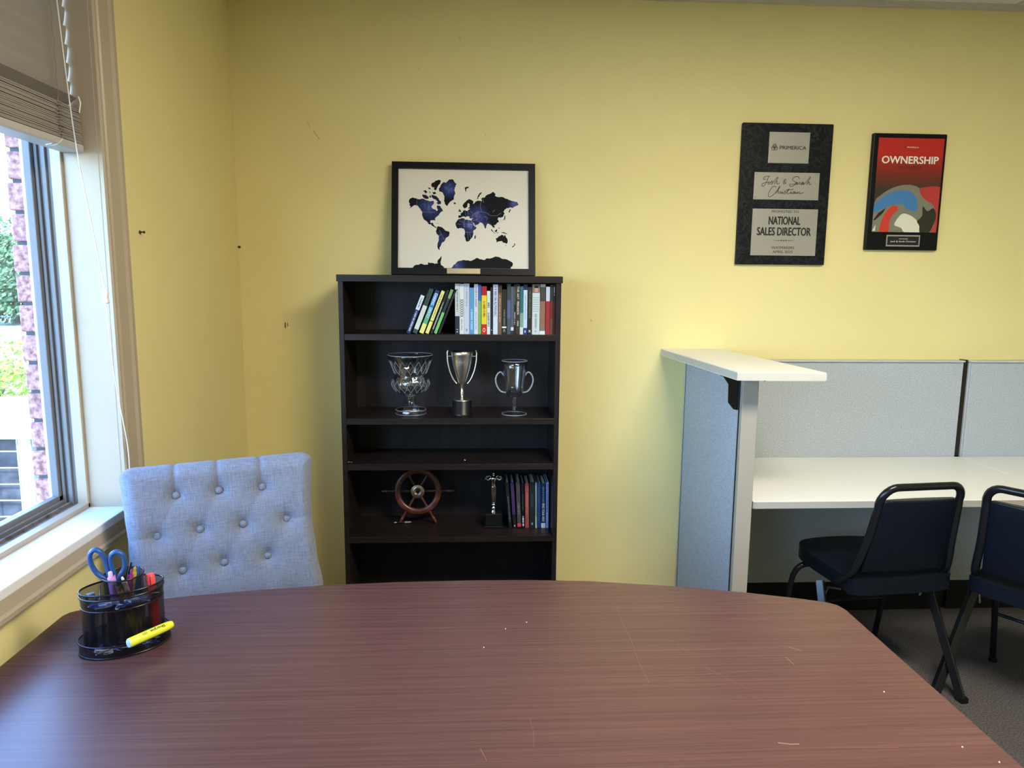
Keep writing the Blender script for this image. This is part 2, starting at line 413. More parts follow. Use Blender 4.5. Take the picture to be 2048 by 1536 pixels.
# outside brick veneer: mortar backing plus courses of bricks around the openings
g = MB()
for a, b in ((YF-1, -1.73), (-.07, .27), (2.03, 6.0)):
    g.box(-1.249, -1.2, a+.006, b-.006, -1, 3.4)
g.box(-1.249, -1.2, YF-1, 6, -1, WZ0-.04); g.box(-1.249, -1.2, YF-1, 6, WZ1+.06, 3.4)
mort = struct(g.build('wall_outside', M_['mortar']))
g = MB(); random.seed(3)
zz = .949-.0823*23; row = 0
while zz < 3.3:
    for a, b in ((YF-1, -1.73), (-.07, .27), (2.03, 6.0)):
        if WZ0-.05 < zz+.04 < WZ1+.02: segs = [(a, b)]
        else: continue
        for (p, q) in segs:
            y = p if row % 2 == 0 else p
            first = .2 if row % 2 == 0 else .095
            yy = p
            while yy < q-.02:
                L = first if yy == p else .2
                e = min(yy+L, q); j = random.uniform(-.003, .002)
                if not (b == 6.0 and yy > 3.2): g.box(-1.259+j, -1.2005, yy+random.uniform(-.002, .001), e-.009 if e < q else e, zz+.009, zz+.0823-.001)
                yy = e
    zz += .0823; row += 1
g.build('brick_course', M_['brick'], mort, bevel=.003, seg=1)

# ---------------------------------------------------------------- ceiling lights
def troffer(x, y, label):
    t = thing('ceiling_light', label, 'ceiling light', (x, y, ZC-.03), group=None)
    MB().box(-.61, .61, -.31, -.29, 0, .03).box(-.61, .61, .29, .31, 0, .03).box(-.61, -.59, -.29, .29, 0, .03).box(.59, .61, -.29, .29, 0, .03).build('frame', M_['panelframe'], t)
    m, nt, b = newmat('lit_diffuser'); b.inputs['Base Color'].default_value = (.9, .9, .88, 1)
    b.inputs['Emission Color'].default_value = (1.0, .92, .78, 1); b.inputs['Emission Strength'].default_value = TROFFER
    MB().box(-.59, .59, -.29, .29, .004, .012).build('diffuser', m, t)
troffer(1.08, .78, 'long fluorescent ceiling light above the meeting table')

# ================================================================= OUTSIDE
M_['grass'] = mat('sunlit_grass', (.20, .21, .15), .9, var=.3, vscale=5)
M_['asphalt'] = mat('pale_asphalt', (.30, .32, .35), .9)
gr = MB().add([(-90, -40, -.6), (-1.27, -40, -.6), (-1.27, 90, -.6), (-90, 90, -.6)], [(0, 1, 2, 3)])
gro = MB().box(-90, -1.27, -30, 90, -.8, -.6).build('ground', M_['grass']); struct(gro)
rd = MB().box(-60, -1.4, 10.5, 20, -.6, -.58).box(-60, -1.4, 22.0, 30, -.6, -.58).build('driveway', M_['asphalt']); struct(rd)

def leaf_mass(c, rad, n, size, seed, zmin=None):
    rnd = random.Random(seed); g = MB()
    for i in range(n):
        while True:
            p = Vector((rnd.uniform(-1, 1), rnd.uniform(-1, 1), rnd.uniform(-1, 1)))
            if .35 < p.length < 1: break
        p = p*(1+.15*math.sin(p.x*7+p.z*9+seed))
        q = Vector((c[0]+p.x*rad[0], c[1]+p.y*rad[1], c[2]+p.z*rad[2]))
        if zmin is not None and q.z < zmin: continue
        a = Vector((rnd.uniform(-1, 1), rnd.uniform(-1, 1), rnd.uniform(-1, 1))).normalized(); b = a.orthogonal().normalized()
        c2 = a.cross(b); s = size*rnd.uniform(.6, 1.3)
        g.add([q-b*s, q-c2*s*.5, q+b*s, q+c2*s*.5], [(0, 1, 2, 3)])
    return g
M_['leafd'] = mat('dark_green_foliage', (.10, .17, .07), .7, var=.4, vscale=1.5)
M_['leafy'] = mat('yellow_green_foliage', (.30, .40, .06), .7, var=.4, vscale=6)
M_['bark'] = mat('bark', (.12, .09, .07), .9)
for i, (x, y, zt, rr, lb) in enumerate(((-20.6, 33, 4.0, 1.9, 'dense evergreen tree filling the left side of the window view'), (-26.0, 38, 4.6, 2.2, 'dense evergreen tree beyond the silver car at the picture edge'))):
    t = thing('evergreen_tree', lb, 'tree', (x, y, -.6), group='trees across the driveway')
    leaf_mass((0, 0, 2.2), (rr, rr, zt*.58), 5200, .13, 11+i, .1).build('foliage', M_['leafd'], t)
    MB().tube([(0, 0, 0), (.05, 0, 1.5), (0, 0, 3.6)], [.2, .15, .05], 8).build('trunk', M_['bark'], t)
t = thing('shrub', 'yellow-green leafy shrub behind the air conditioner outside', 'shrub', (-4.75, 6.7, -.6))
leaf_mass((0, 0, 1.12), (1.0, .55, .48), 5200, .028, 5).build('foliage', M_['leafy'], t)
g = MB()
for k in range(7): g.tube([(0, 0, 0), (.1*math.cos(k), .1*math.sin(k), .5), (.4*math.cos(k*2), .25*math.sin(k*2), 1.1)], .012, 6)
g.build('stem', M_['bark'], t)
# parked car
t = thing('parked_car', 'silver hatchback parked across the driveway outside', 'car', (-16.2, 27.2, -.58), (0, 0, R(8)))
M_['carpaint'] = mat('silver_car_paint', (.55, .58, .62), .25, .4, coat=.6)
M_['carglass'] = mat('dark_car_glass', (.02, .03, .04), .08)
body = [(-.02, .38), (0, .62), (.08, .85), (.25, 1.0), (.55, 1.38), (.9, 1.46), (1.9, 1.48), (2.5, 1.35), (3.1, .98), (4.0, .85), (4.35, .68), (4.4, .35), (4.1, .22)]
wh = []
for cx in (3.55, .85): wh += list(reversed([(cx+.36*math.cos(a), .30+.36*math.sin(a)) for a in [PI*k/8 for k in range(9)]]))[::-1]
body += [(3.91, .22)]+[(3.55+.36*math.cos(PI*k/8), .24+.36*math.sin(PI*k/8)) for k in range(9)]+[(1.21, .22)]+[(.85+.36*math.cos(PI*k/8), .24+.36*math.sin(PI*k/8)) for k in range(9)]+[(.3, .22)]
MB().prism(body, -.85, .85, 'y').build('body', M_['carpaint'], t, bevel=.05, seg=3)
for s in (-1, 1):
    MB().prism([(.62, 1.02), (.78, 1.34), (1.45, 1.38), (1.45, 1.02)], s*.855-.004, s*.855+.004, 'y').prism([(1.52, 1.02), (1.52, 1.38), (2.3, 1.3), (2.85, 1.0)], s*.855-.004, s*.855+.004, 'y').build('window', M_['carglass'], t)
    MB().box(-.01, .12, s*.62-.16, s*.62+.16, .78, .90).build('tail_light', mat('tail_light', (.35, .02, .03), .3), t)
for cx in (.85, 3.55):
    for s in (-.78, .78):
        Mw = Matrix.Translation((cx, s, .31)) @ Matrix.Rotation(R(90), 4, 'X')
        wo_ = MB().lathe([(.2, -.1), (.31, -.1), (.32, 0), (.31, .1), (.2, .1)], 24, M=Mw).build('wheel', M_['black'], t)
        MB().lathe([(.02, -.105), (.19, -.102), (.19, .102), (.02, .105)], 16, M=Mw).build('hubcap', M_['chrome'], wo_)
# air conditioner
t = thing('air_conditioner', 'white-topped outdoor air conditioner with a wire guard beside the brick wall', 'air conditioner', (-2.78, 4.22, -.6))
M_['acmetal'] = mat('pale_blue_grey_metal', (.55, .62, .68), .4)
M_['coil'] = mat('dark_condenser_coil', (.05, .055, .07), .7, var=.8, vscale=14, bump=.6, bscale=40)
MB().box(-.36, .36, -.36, .36, .05, 1.27).build('coil', M_['coil'], t)
for a in (-1, 1):
    for b in (-1, 1): MB().box(a*.39-.035, a*.39+.035, b*.39-.035, b*.39+.035, 0, 1.28).build('corner_post', M_['acmetal'], t, bevel=.008)
g = MB()
for k in range(14):
    z = .12+k*.09
    g.tube([(-.42, -.42, z), (.42, -.42, z), (.42, .42, z), (-.42, .42, z)], .004, 6, closed=True)
for k in range(6):
    q = -.42+.14*k+.07
    g.tube([(q, -.42, 0.02), (q, -.42, 1.28)], .004, 6).tube([(.42, q, .02), (.42, q, 1.28)], .004, 6)
g.build('wire_guard', mat('pale_wire', (.6, .6, .55), .5), t)
g = MB().box(-.44, .44, -.44, .44, 1.27, 1.345)
for k in range(40): g.box(-.44+.022*k, -.44+.022*k+.011, -.45, -.44, 1.30, 1.335)
g.lathe([(.43, 1.345), (.36, 1.375), (.1, 1.39), (.001, 1.39)], 32)
g.build('top_cover', mat('white_metal_cover', (.85, .86, .86), .5), t, bevel=.004, seg=1)

# ================================================================= BLIND
y0, y1 = WINS[0]
bl = thing('window_blind', 'beige faux-wood blind pulled half way up the window', 'blind', (0, 0, 0))
BX0, BX1 = -1.088, -1.036
BY0, BY1 = y0+.006, y1-.006
MB().box(BX0-.004, BX1+.004, BY0, BY1, 1.846, 1.866).build('bottom_rail', M_['rail'], bl, bevel=.004)
zz = 1.8675
slats = []
for k in range(19):
    j = random.uniform(-.0015, .0015)
    slats.append((BX0+j, BX1+j, zz, zz+.0034)); zz += .0046
top_stack = zz
sl = None
for k, (a, b, c, d) in enumerate(slats):
    MB().box(a, b, BY0, BY1-random.uniform(0, .003), c, d).build('slat', M_['slat'], bl)
# one tilted slat resting on the stack, then closed slats overlapping up to the headrail
def tilted(zc, ang):
    g = MB(); n = 6; vs = []
    for i in range(n+1):
        t = (i/n-.5)*.05; cr = .0018*(1-(2*i/n-1)**2)
        x = (BX0+BX1)/2 + t*math.cos(R(ang))+cr*math.sin(R(ang)); z = zc+t*math.sin(R(ang))-cr*math.cos(R(ang))*-1
        vs += [(x, BY0, z), (x, BY1, z)]
    o = len(vs); vs2 = [(x+.0026*math.sin(R(ang)), y, z-.0026*math.cos(R(ang))) for x, y, z in vs]
    fs = [(2*i, 2*i+1, 2*i+3, 2*i+2) for i in range(n)]+[(o+2*i, o+2*i+2, o+2*i+3, o+2*i+1) for i in range(n)]
    fs += [(0, o, o+1, 1), (2*n, 2*n+1, o+2*n+1, o+2*n)]
    fs += [(2*i, 2*i+2, o+2*i+2, o+2*i) for i in range(n)]+[(2*i+1, o+2*i+1, o+2*i+3, 2*i+3) for i in range(n)]
    g.add(vs+vs2, fs, 0, False); return g.build('slat', M_['slat'], bl)
tilted(top_stack+.016, 38)
z = top_stack+.044
while z < WZ1-.06:
    tilted(z, 79); z += .0455
MB().box(BX0-.008, BX1+.006, BY0, BY1, WZ1-.052, WZ1-.004).build('headrail', M_['rail'], bl, bevel=.003)
for yy in (BY1-.10, BY0+.10, (BY0+BY1)/2):
    g = MB()
    pts = [(BX1+.002, yy+.004*math.sin(k*1.9), 1.85+(WZ1-1.9)*k/24) for k in range(25)]
    g.tube(pts, .0011, 5)
    pts = [(BX0-.002, yy+.004*math.cos(k*1.7), 1.85+(WZ1-1.9)*k/24) for k in range(25)]
    g.tube(pts, .0011, 5)
    g.build('ladder_cord', mat('taupe_cord', (.26, .23, .20), .8), bl)
g = MB()
for k in range(12):
    zc = 1.872+k*.007; a = random.uniform(-.004, .004)
    g.tube(smooth([(BX1+.001, BY1-.11+a, zc), (BX1+.006, BY1-.105+a, zc+.003), (BX1+.006, BY1-.095-a, zc+.001), (BX1+.001, BY1-.09, zc+.005)], 3), .0011, 5)
g.build('gathered_cord', mat('taupe_cord', (.33, .27, .25), .8), bl)
MB().tube(smooth([(BX1+.005, BY1-.10, 1.862), (BX1, BY1-.125, 1.844), (BX1-.02, BY1-.13, 1.842), (BX1+.005, BY1-.15, 1.843)], 6), .0012, 6).build('tied_cord', M_['cord'], bl)
MB().tube([(BX1+.004, BY1-.012, 1.945), (BX1+.008, BY1-.01, 1.97), (BX1+.006, BY1-.014, 1.985)], [.002, .0026, .002], 8).build('cord_clip', M_['cord'], bl)
pc = MB().tube(smooth([(-1.028, 1.905, WZ1-.05), (-1.012, 1.895, 2.03), (-1.002, 1.900, 1.84), (-.985, 1.925, 1.60), (-.975, 1.933, 1.487)], 6), .0016, 6).build('pull_cord', M_['cord'], bl)
MB().lathe([(.004, .034), (.008, .032), (.0085, .022), (.0055, .014), (.008, .006), (.0095, 0.002), (.005, -.002)], 16, M=Matrix.Translation((-.975, 1.934, 1.454))).build('tassel', M_['cord'], pc)
MB().tube(smooth([(-.975, 1.934, 1.454), (-.980, 1.96, 1.25), (-.975, 1.995, 1.05), (-.985, 2.01, .93)], 6), .0012, 6).build('cord_tail', M_['cord'], pc)

# ================================================================= WALL NAILS AND SCUFFS
def nail(loc, rot, label, name='wall_anchor'):
    t = MB().lathe([(.0045, 0), (.0055, .002), (.0025, .003), (.002, .012), (.0045, .013), (.003, .016)], 12).build(name, M_['pin'], None, loc=loc, rot=rot)
    tag(t, label, 'nail')
nail((-1.0, 2.206, 1.655), (0, R(90), 0), 'dark metal anchor stuck in the left wall beside the window')
nail((-.995, 3.1-.001, 1.653), (R(90), 0, 0), 'small dark nail at the corner of the two yellow walls', 'nail')
t = MB().box(-.818, -.815, 3.097, 3.1, 1.312, 1.336).box(-.808, -.806, 3.0985, 3.1, 1.318, 1.334).build('wall_hook', M_['pin']); tag(t, 'tiny dark picture hook low on the yellow back wall', 'hook')
M_['scuff'] = mat('wall_scuff', (.50, .40, .17), .6)
g = MB().tube([(-.648, 3.0995, 2.098), (-.672, 3.0995, 2.132)], .0012, 6).tube([(-.69, 3.0995, 2.148), (-.683, 3.0995, 2.143), (-.695, 3.0995, 2.165)], .001, 6)
for x, zq in ((.042, 2.131), (-.065, 2.514), (-.232, 2.392), (.509, 1.354)): g.tube([(x, 3.0995, zq), (x+.002, 3.0995, zq-.007)], .0013, 6)
g.tube([(.508, 3.0995, 1.358), (.517, 3.0995, 1.348)], .001, 5)
tag(g.build('scuff_mark', M_['scuff'], wb), 'faint scuffs and pin holes')

# ================================================================= TABLE
tb = thing('meeting_table', 'large boat-shaped mahogany laminate meeting table in the foreground', 'table', (0, 0, 0))
far = [(-.957, 1.600), (-.950, 1.616), (-.940, 1.624), (-.84, 1.660), (-.71, 1.696), (-.567, 1.722), (-.385, 1.749), (-.195, 1.762), (.0, 1.767), (.15, 1.764), (.30, 1.752), (.517, 1.714), (.698, 1.668), (.813, 1.631), (.868, 1.610), (.888, 1.594), (.896, 1.570)]
near = [(x, .98-(y-.98)*.62) for x, y in reversed(far)]
near = [(x, y-.0) for x, y in near]
g = MB().prism(far+near, .713, .7405, 'z'); g.build('tabletop', M_['table'], tb, bevel=.003)
cxm = -.03
out = [(cxm+(x-cxm)*1.0018, 1.0+(y-1.0)*1.0022) for x, y in far+near]
MB().prism(out, .715, .7375, 'z').build('edge_band', M_['edge'], tb, bevel=.002)
for x in (-.62, .56):
    lg = MB().box(x-.03, x+.03, .75, 1.40, .05, .7129).build('leg_panel', M_['table'], tb, bevel=.003)
    MB().box(x-.05, x+.05, .68, 1.47, 0, .05).build('foot', M_['edge'], lg, bevel=.005)
MB().box(-.59, .53, 1.06, 1.08, .30, .7129).build('modesty_panel', M_['table'], tb)
M_['scratch'] = mat('scratch', (.20, .11, .085), .5)
def scr(pts, r=.0003): MB().tube([(x, y, .7403) for x, y in pts], r, 4).build('scratch', M_['scratch'], tb)
scr([(.345, 1.60), (.342, 1.52), (.345, 1.44), (.34, 1.36), (.343, 1.27)])
scr([(.47, 1.33), (.50, 1.29), (.515, 1.27), (.53, 1.25)]); scr([(.44, 1.42), (.455, 1.39)])
scr([(.655, 1.36), (.66, 1.33)], .0006); scr([(.68, 1.40), (.70, 1.385)], .0005)
scr([(.10, 1.17), (.103, 1.13), (.10, 1.09)]); scr([(.52, 1.085), (.54, 1.08), (.555, 1.08)], .0012)
scr([(.45, 1.30), (.58, 1.31)], .0003); scr([(.60, 1.07), (.72, 1.065)], .0003); scr([(.01, 1.09), (.02, 1.06)], .0005)
M_['crumb'] = mat('crumb', (.75, .6, .4), .8)
rnd = random.Random(5)
for x, y in ((.79, 1.225), (.07, 1.50), (.12, 1.53), (.02, 1.42), (.83, 1.06), (.865, 1.02)):
    tag(MB().sphere((0, 0, .0012), .0014, 5).build('crumb', M_['crumb'], loc=(x, y, .7405)), 'pale crumb lying on the mahogany table', 'crumb', 'crumbs on the table')

# ================================================================= TUFTED CHAIR
def tufted_chair():
    ang = R(22.9); rec = R(12)
    lat = Vector((math.cos(ang), math.sin(ang), 0)); f = Vector((math.sin(ang), -math.cos(ang), 0))
    base = Vector((-.684, 1.9015, 0))
    t = thing('tufted_chair', 'pale blue linen dining chair with button-tufted back at the table', 'chair', base, (0, 0, ang))
    # local axes: +x = lat, -y = facing.  back surface plane passes (0,0,1.02), leaning back with height
    def P(u, v, d):   # u lateral, v up along the back from the top line (negative down), d out of surface
        up = Vector((0, math.sin(rec), math.cos(rec))); n = Vector((0, -math.cos(rec), math.sin(rec)))
        return Vector((0, 0, 1.02))+Vector((u, 0, 0))+up*v+n*d
    H = .60
    def half(v, side):
        s = -v
        ks = [(0, .245, .248), (.06, .240, .245), (.11, .236, .241), (.18, .234, .236), (.27, .240, .236), (.37, .252, .244), (.45, .262, .256), (.62, .268, .264)]
        for i in range(len(ks)-1):
            if s <= ks[i+1][0]:
                q = (s-ks[i][0])/(ks[i+1][0]-ks[i][0]); q = q*q*(3-2*q)
                a = ks[i][1]*(1-q)+ks[i+1][1]*q; b = ks[i][2]*(1-q)+ks[i+1][2]*q
                return a if side > 0 else b
        return ks[-1][1]
    cols = [-.117, -.011, .100]
    B = [(-.117, -.069), (-.011, -.068), (.100, -.072), (-.167, -.170), (-.064, -.166), (.045, -.167), (.160, -.168), (-.112, -.268), (-.009, -.263), (.103, -.263),
         (-.165, -.386), (-.064, -.386), (.046, -.386), (.160, -.386)]
    C = []
    for i in range(3): C.append((B[i], (B[i][0]-.004, .02), .6))
    C += [(B[3], (-.27, -.174), .35), (B[6], (.27, -.165), .35)]
    for a in range(len(B)):
        for b in range(a+1, len(B)):
            du = abs(B[a][0]-B[b][0]); dv = abs(B[a][1]-B[b][1])
            if .03 < du < .075 and .08 < dv < .12: C.append((B[a], B[b], .13))
    NU, NV = 150, 170
    T = .052
    def segd(p, a, b):
        ax, ay = a; bx, by = b; dx, dy = bx-ax, by-ay; L = dx*dx+dy*dy
        q = max(0, min(1, ((p[0]-ax)*dx+(p[1]-ay)*dy)/L)); return math.hypot(p[0]-ax-q*dx, p[1]-ay-q*dy), q
    def depth(u, v, hu, topd):
        e = min(hu, topd); ee = max(0, min(1, e/.038)); d = T*math.sqrt(max(0, 1-(1-ee)**2))
        for bx, by in B:
            r = math.hypot(u-bx, v-by)
            if r < .1: d -= .017*math.exp(-(r/.017)**1.4)+.006*math.exp(-(r/.045)**2)
        for a, b, k in C:
            r, q = segd((u, v), a, b)
            if r < .03: d -= k*(.0060*math.exp(-(r/.0028))+.004*math.exp(-(r/.012)**2))
        return d
    vs = []; g = MB()
    for j in range(NV+1):
        s = j/NV; s = s*s*.25+s*.75
        v = .013-s*(H+.013)
        top_shift = 0
        for i in range(NU+1):
            q = i/NU
            hl, hr = half(min(v, 0), -1), half(min(v, 0), 1)
            u = -hl+(hl+hr)*q
            vv = v
            # rounded top corners and puffed top edge
            ed = min(u+hl, hr-u); pf = 0
            if ed < .03: pf -= .016*(1-ed/.03)**2
            for c in cols: pf -= .0035*math.exp(-((u-c)/.006)**2)
            vv += pf*max(0, 1-s*8)
            d = depth(u, vv, ed, (.013-v)) - (.008*(2*q-1)**2)*-1.0
            vs.append(P(u, vv, d-.052))
    W = NU+1
    fs = [(j*W+i, (j+1)*W+i, (j+1)*W+i+1, j*W+i+1) for j in range(NV) for i in range(NU)]
    nb = len(vs); per = [i for i in range(W)]+[j*W+NU for j in range(1, NV+1)]+[NV*W+i for i in range(NU-1, -1, -1)]+[j*W for j in range(NV-1, 0, -1)]
    bk = []
    for idx in per:
        p = vs[idx]; bk.append(p+Vector((0, math.cos(rec), -math.sin(rec)))*.045)
    allv = vs+bk; n = len(per)
    fs += [(per[i], per[(i+1) % n], nb+(i+1) % n, nb+i) for i in range(n)]
    cen = len(allv); allv.append(sum(bk, Vector())/n)
    fs += [(nb+i, nb+(i+1) % n, cen) for i in range(n)]
    g.add(allv, fs, 0, True)
    bo = g.build('backrest', M_['linen'], t)
    for bx, by in B:
        c = P(bx, by, -.052+T-.0175)
        Mx = Matrix.Translation(c) @ Matrix.Rotation(R(90)-rec, 4, 'X')
        MB().lathe([(.0092, -.006), (.0098, .000), (.0088, .0035), (.005, .0058), (.0001, .0065)], 20, M=Mx).build('button', M_['linen'], bo)
    yb = -.52*math.tan(rec)
    # seat cushion
    poly = [(-.25, -.50), (.25, -.50), (.24, -.05-.06), (-.24, -.05-.06)]
    MB().prism(poly, .38, .475, 'z').build('seat', M_['linen'], t, bevel=.03, seg=4)
    MB().prism([(-.22, -.47), (.22, -.47), (.21, -.09), (-.21, -.09)], .34, .3795, 'z').build('seat_rail', M_['red_wood'], t)
    for x, y, dx, dy in ((-.21, -.46, 0, 0), (.21, -.46, 0, 0), (-.20, -.10, -.02, .09), (.20, -.10, .02, .09)):
        MB().tube([(x+dx, y+dy, 0), (x, y, .36)], [.014, .022], 4).build('leg', M_['edge'], t)
tufted_chair()

# ================================================================= BOOKCASE
X0, X1, Y0, Y1 = -.532, .341, 2.80, 3.085
bc = thing('bookcase', 'tall espresso-dark bookcase standing against the yellow wall', 'bookcase', (0, 0, 0))
MB().box(X0, X0+.019, Y0+.002, Y1, 0, 1.513).build('side_panel', M_['case'], bc, bevel=.001)
MB().box(X1-.019, X1, Y0+.002, Y1, 0, 1.513).build('side_panel', M_['case'], bc, bevel=.001)
MB().box(X0-.005, X1+.005, Y0-.004, Y1+.003, 1.5132, 1.540).build('top_board', M_['case'], bc, bevel=.001)
MB().box(X0+.019, X1-.019, Y1-.008, Y1-.002, .02, 1.5128).build('back_panel', M_['caseback'], bc)
SH = [1.309, .970, .782, .474, .10]
for z in SH: MB().box(X0+.0195, X1-.0195, Y0+.004, Y1-.0085, z-.025, z).build('shelf', M_['case'], bc, bevel=.001)
MB().box(X0+.0195, X1-.0195, Y0+.03, Y0+.045, 0, .0745).build('kick_board', M_['case'], bc)
g = MB()
for sx_, x in ((1, X0+.0192), (-1, X1-.0192)):
    for k in range(26):
        z = .17+k*.032
        if any(abs(z-s) < .03 for s in SH): continue
        for yy in (Y0+.035, Y1-.05): g.lathe([(.0025, 0), (.0018, .0006)], 8, M=Matrix.Translation((x, yy, z)) @ Matrix.Rotation(sx_*R(90), 4, 'Y'))
tag(g.build('peg_hole', mat('peg_hole_metal', (.12, .12, .12), .4), bc), kind='stuff')
MB().tube([(X0+.0195, Y0+.03, .785), (X0+.035, Y0+.03, .785)], .0025, 8).build('shelf_pin', M_['chrome'], bc)
t = MB().tube(smooth([(0, 0, .0012), (.006, 0, .0012), (.008, .003, .0012), (.005, .005, .0012), (0, .004, .0012)], 4), .0008, 6).build('paper_clip', M_['chrome'], loc=(-.045, 2.86, .782)); tag(t, 'tiny metal clip on the empty middle shelf', 'paper clip')

# ---------------------------------------------------------------- books
bmats = {}
LEGIBLE = {'DARING', 'GREATLY', 'THE ART', 'PERSUASION', 'ALMANAC', 'C', 'O', 'XXXXXXXX', 'FIND YOUR WHY', 'PEAK PERFORMANCE', 'A'}
def bm_(c):
    k = tuple(c)
    if k not in bmats: bmats[k] = mat('cover_%02x%02x%02x' % k, c, .42, srgb=True)
    return bmats[k]
M_['pages'] = mat('book_pages', (.62, .58, .48), .9, bump=.3, bscale=600)
def book(x0, x1, y, z, h, bands, label, group, lean=0, depth=.14, letters=(), pic=None, label_pages=False):
    """bands: [(fraction from bottom up to, colour)].  letters: (text, v0, v1, colour, width fraction)."""
    wd = x1-x0; t = thing('book', label, 'book', (x0, y, z), (0, R(lean), 0), group)
    g = MB(); cols = []; tc = .0012
    v = 0
    for k, (f, c) in enumerate(bands):
        g.box(0, wd, 0, tc, h*v, h*f, k); v = f; cols.append(bm_(c))
    # rounded spine edges and the two boards carry the band colours round the sides
    v = 0
    for k, (f, c) in enumerate(bands):
        g.box(0, tc, tc, depth, h*v, h*f, k); g.box(wd-tc, wd, tc, depth, h*v, h*f, k); v = f
    g.build('cover', cols, t)
    MB().box(tc, wd-tc, tc+.0002, depth-.003, .002, h-.003).build('page_block', M_['pages'], t)
    for (s, v0, v1, c, wf) in letters:
        if s not in LEGIBLE:      # print too small to read: short strokes, no words
            rk = random.Random(int(v0*997)+int(x0*1e5)); gk = MB(); z_ = h*v0
            while z_ < h*v1:
                L = rk.uniform(.0016, .0034)*(1.6 if len(s) < 2 else 1)
                a_ = wd*(.5-wf/2)+rk.uniform(0, .15)*wd*wf; gk.box(a_, wd*(.5+wf/2)-rk.uniform(0, .15)*wd*wf, -.0003, 0, z_, min(z_+L*.62, h*v1)); z_ += L*(1 if rk.random() > .16 else 2)
            gk.build('spine_print', bm_(c), t); continue
        L = (v1-v0)*h
        text(s, L, wd*wf, (wd/2, 0, h*(v0+v1)/2), (0, 0, -1), (1, 0, 0), bm_(c), t, bold=.012, depth=.0003)
    if pic:
        for k, (a0, a1, v0, v1, c) in enumerate(pic):
            q = MB().box(wd*a0, wd*a1, -.0003-.00012*min(k, 3), 0, h*v0, h*v1); q.build('spine_mark', bm_(c), t)
    return t
GA = 'books on the top shelf'; GB = 'books on the lower shelf'
Wt = (215, 222, 220); K = (16, 18, 22)
zt = SH[0]
D = math.cos
# leaning books (pivot on lower left edge after shifting so the lowest corner touches the shelf)
lean = [(-.262, .0150, .160, [(.62, (24, 46, 92)), (1, (215, 225, 245))], 'short navy leaning book with a white top', [('Success Principles', .06, .58, (205, 215, 235), .5), ('BOOK', .68, .94, (60, 60, 90), .4)]),
        (-.238, .0170, .188, [(.09, (50, 75, 65)), (.62, (205, 212, 200)), (1, (38, 66, 58))], 'leaning book with dark green top and white lower spine', []),
        (-.212, .0170, .181, [(.22, (232, 228, 130)), (.42, (90, 170, 130)), (.6, (70, 150, 175)), (.92, (52, 120, 190)), (1, (20, 50, 110))], 'leaning blue and green book lettered DARING GREATLY', [('GREATLY', .36, .60, (235, 245, 235), .6), ('DARING', .66, .93, (235, 245, 245), .6)]),
        (-.188, .0135, .180, [(.28, (232, 226, 120)), (.295, K), (1, (226, 218, 132))], 'leaning pale yellow book with a thin black band', [('UNSTOPPABLE FORCE', .36, .92, (140, 128, 50), .45)]),
        (-.1685, .0095, .184, [(1, (24, 26, 28))], 'thin black leaning book with small white lettering', [('BREAK THE WAY AND BUILD IT', .10, .72, (200, 205, 205), .55)]),
        (-.154, .0110, .186, [(.48, (120, 190, 110)), (.80, (34, 50, 46)), (1, (128, 160, 100))], 'leaning book with bright green lower spine', []),
        (-.138, .0075, .187, [(1, (26, 32, 34))], 'thin dark leaning book, the rightmost of the tilted ones', [])]
A = 21.5
for i, (x, wd, h, bands, lb, let) in enumerate(lean):
    a = R(A)
    # rotation about +y tilts the top toward +x; right bottom corner drops by wd*sin(a)
    book(x-.009, x-.009+wd, 2.822+.001*(i % 3), zt+wd*math.sin(a)+.0006, h, bands, lb, GA, lean=A, letters=let)
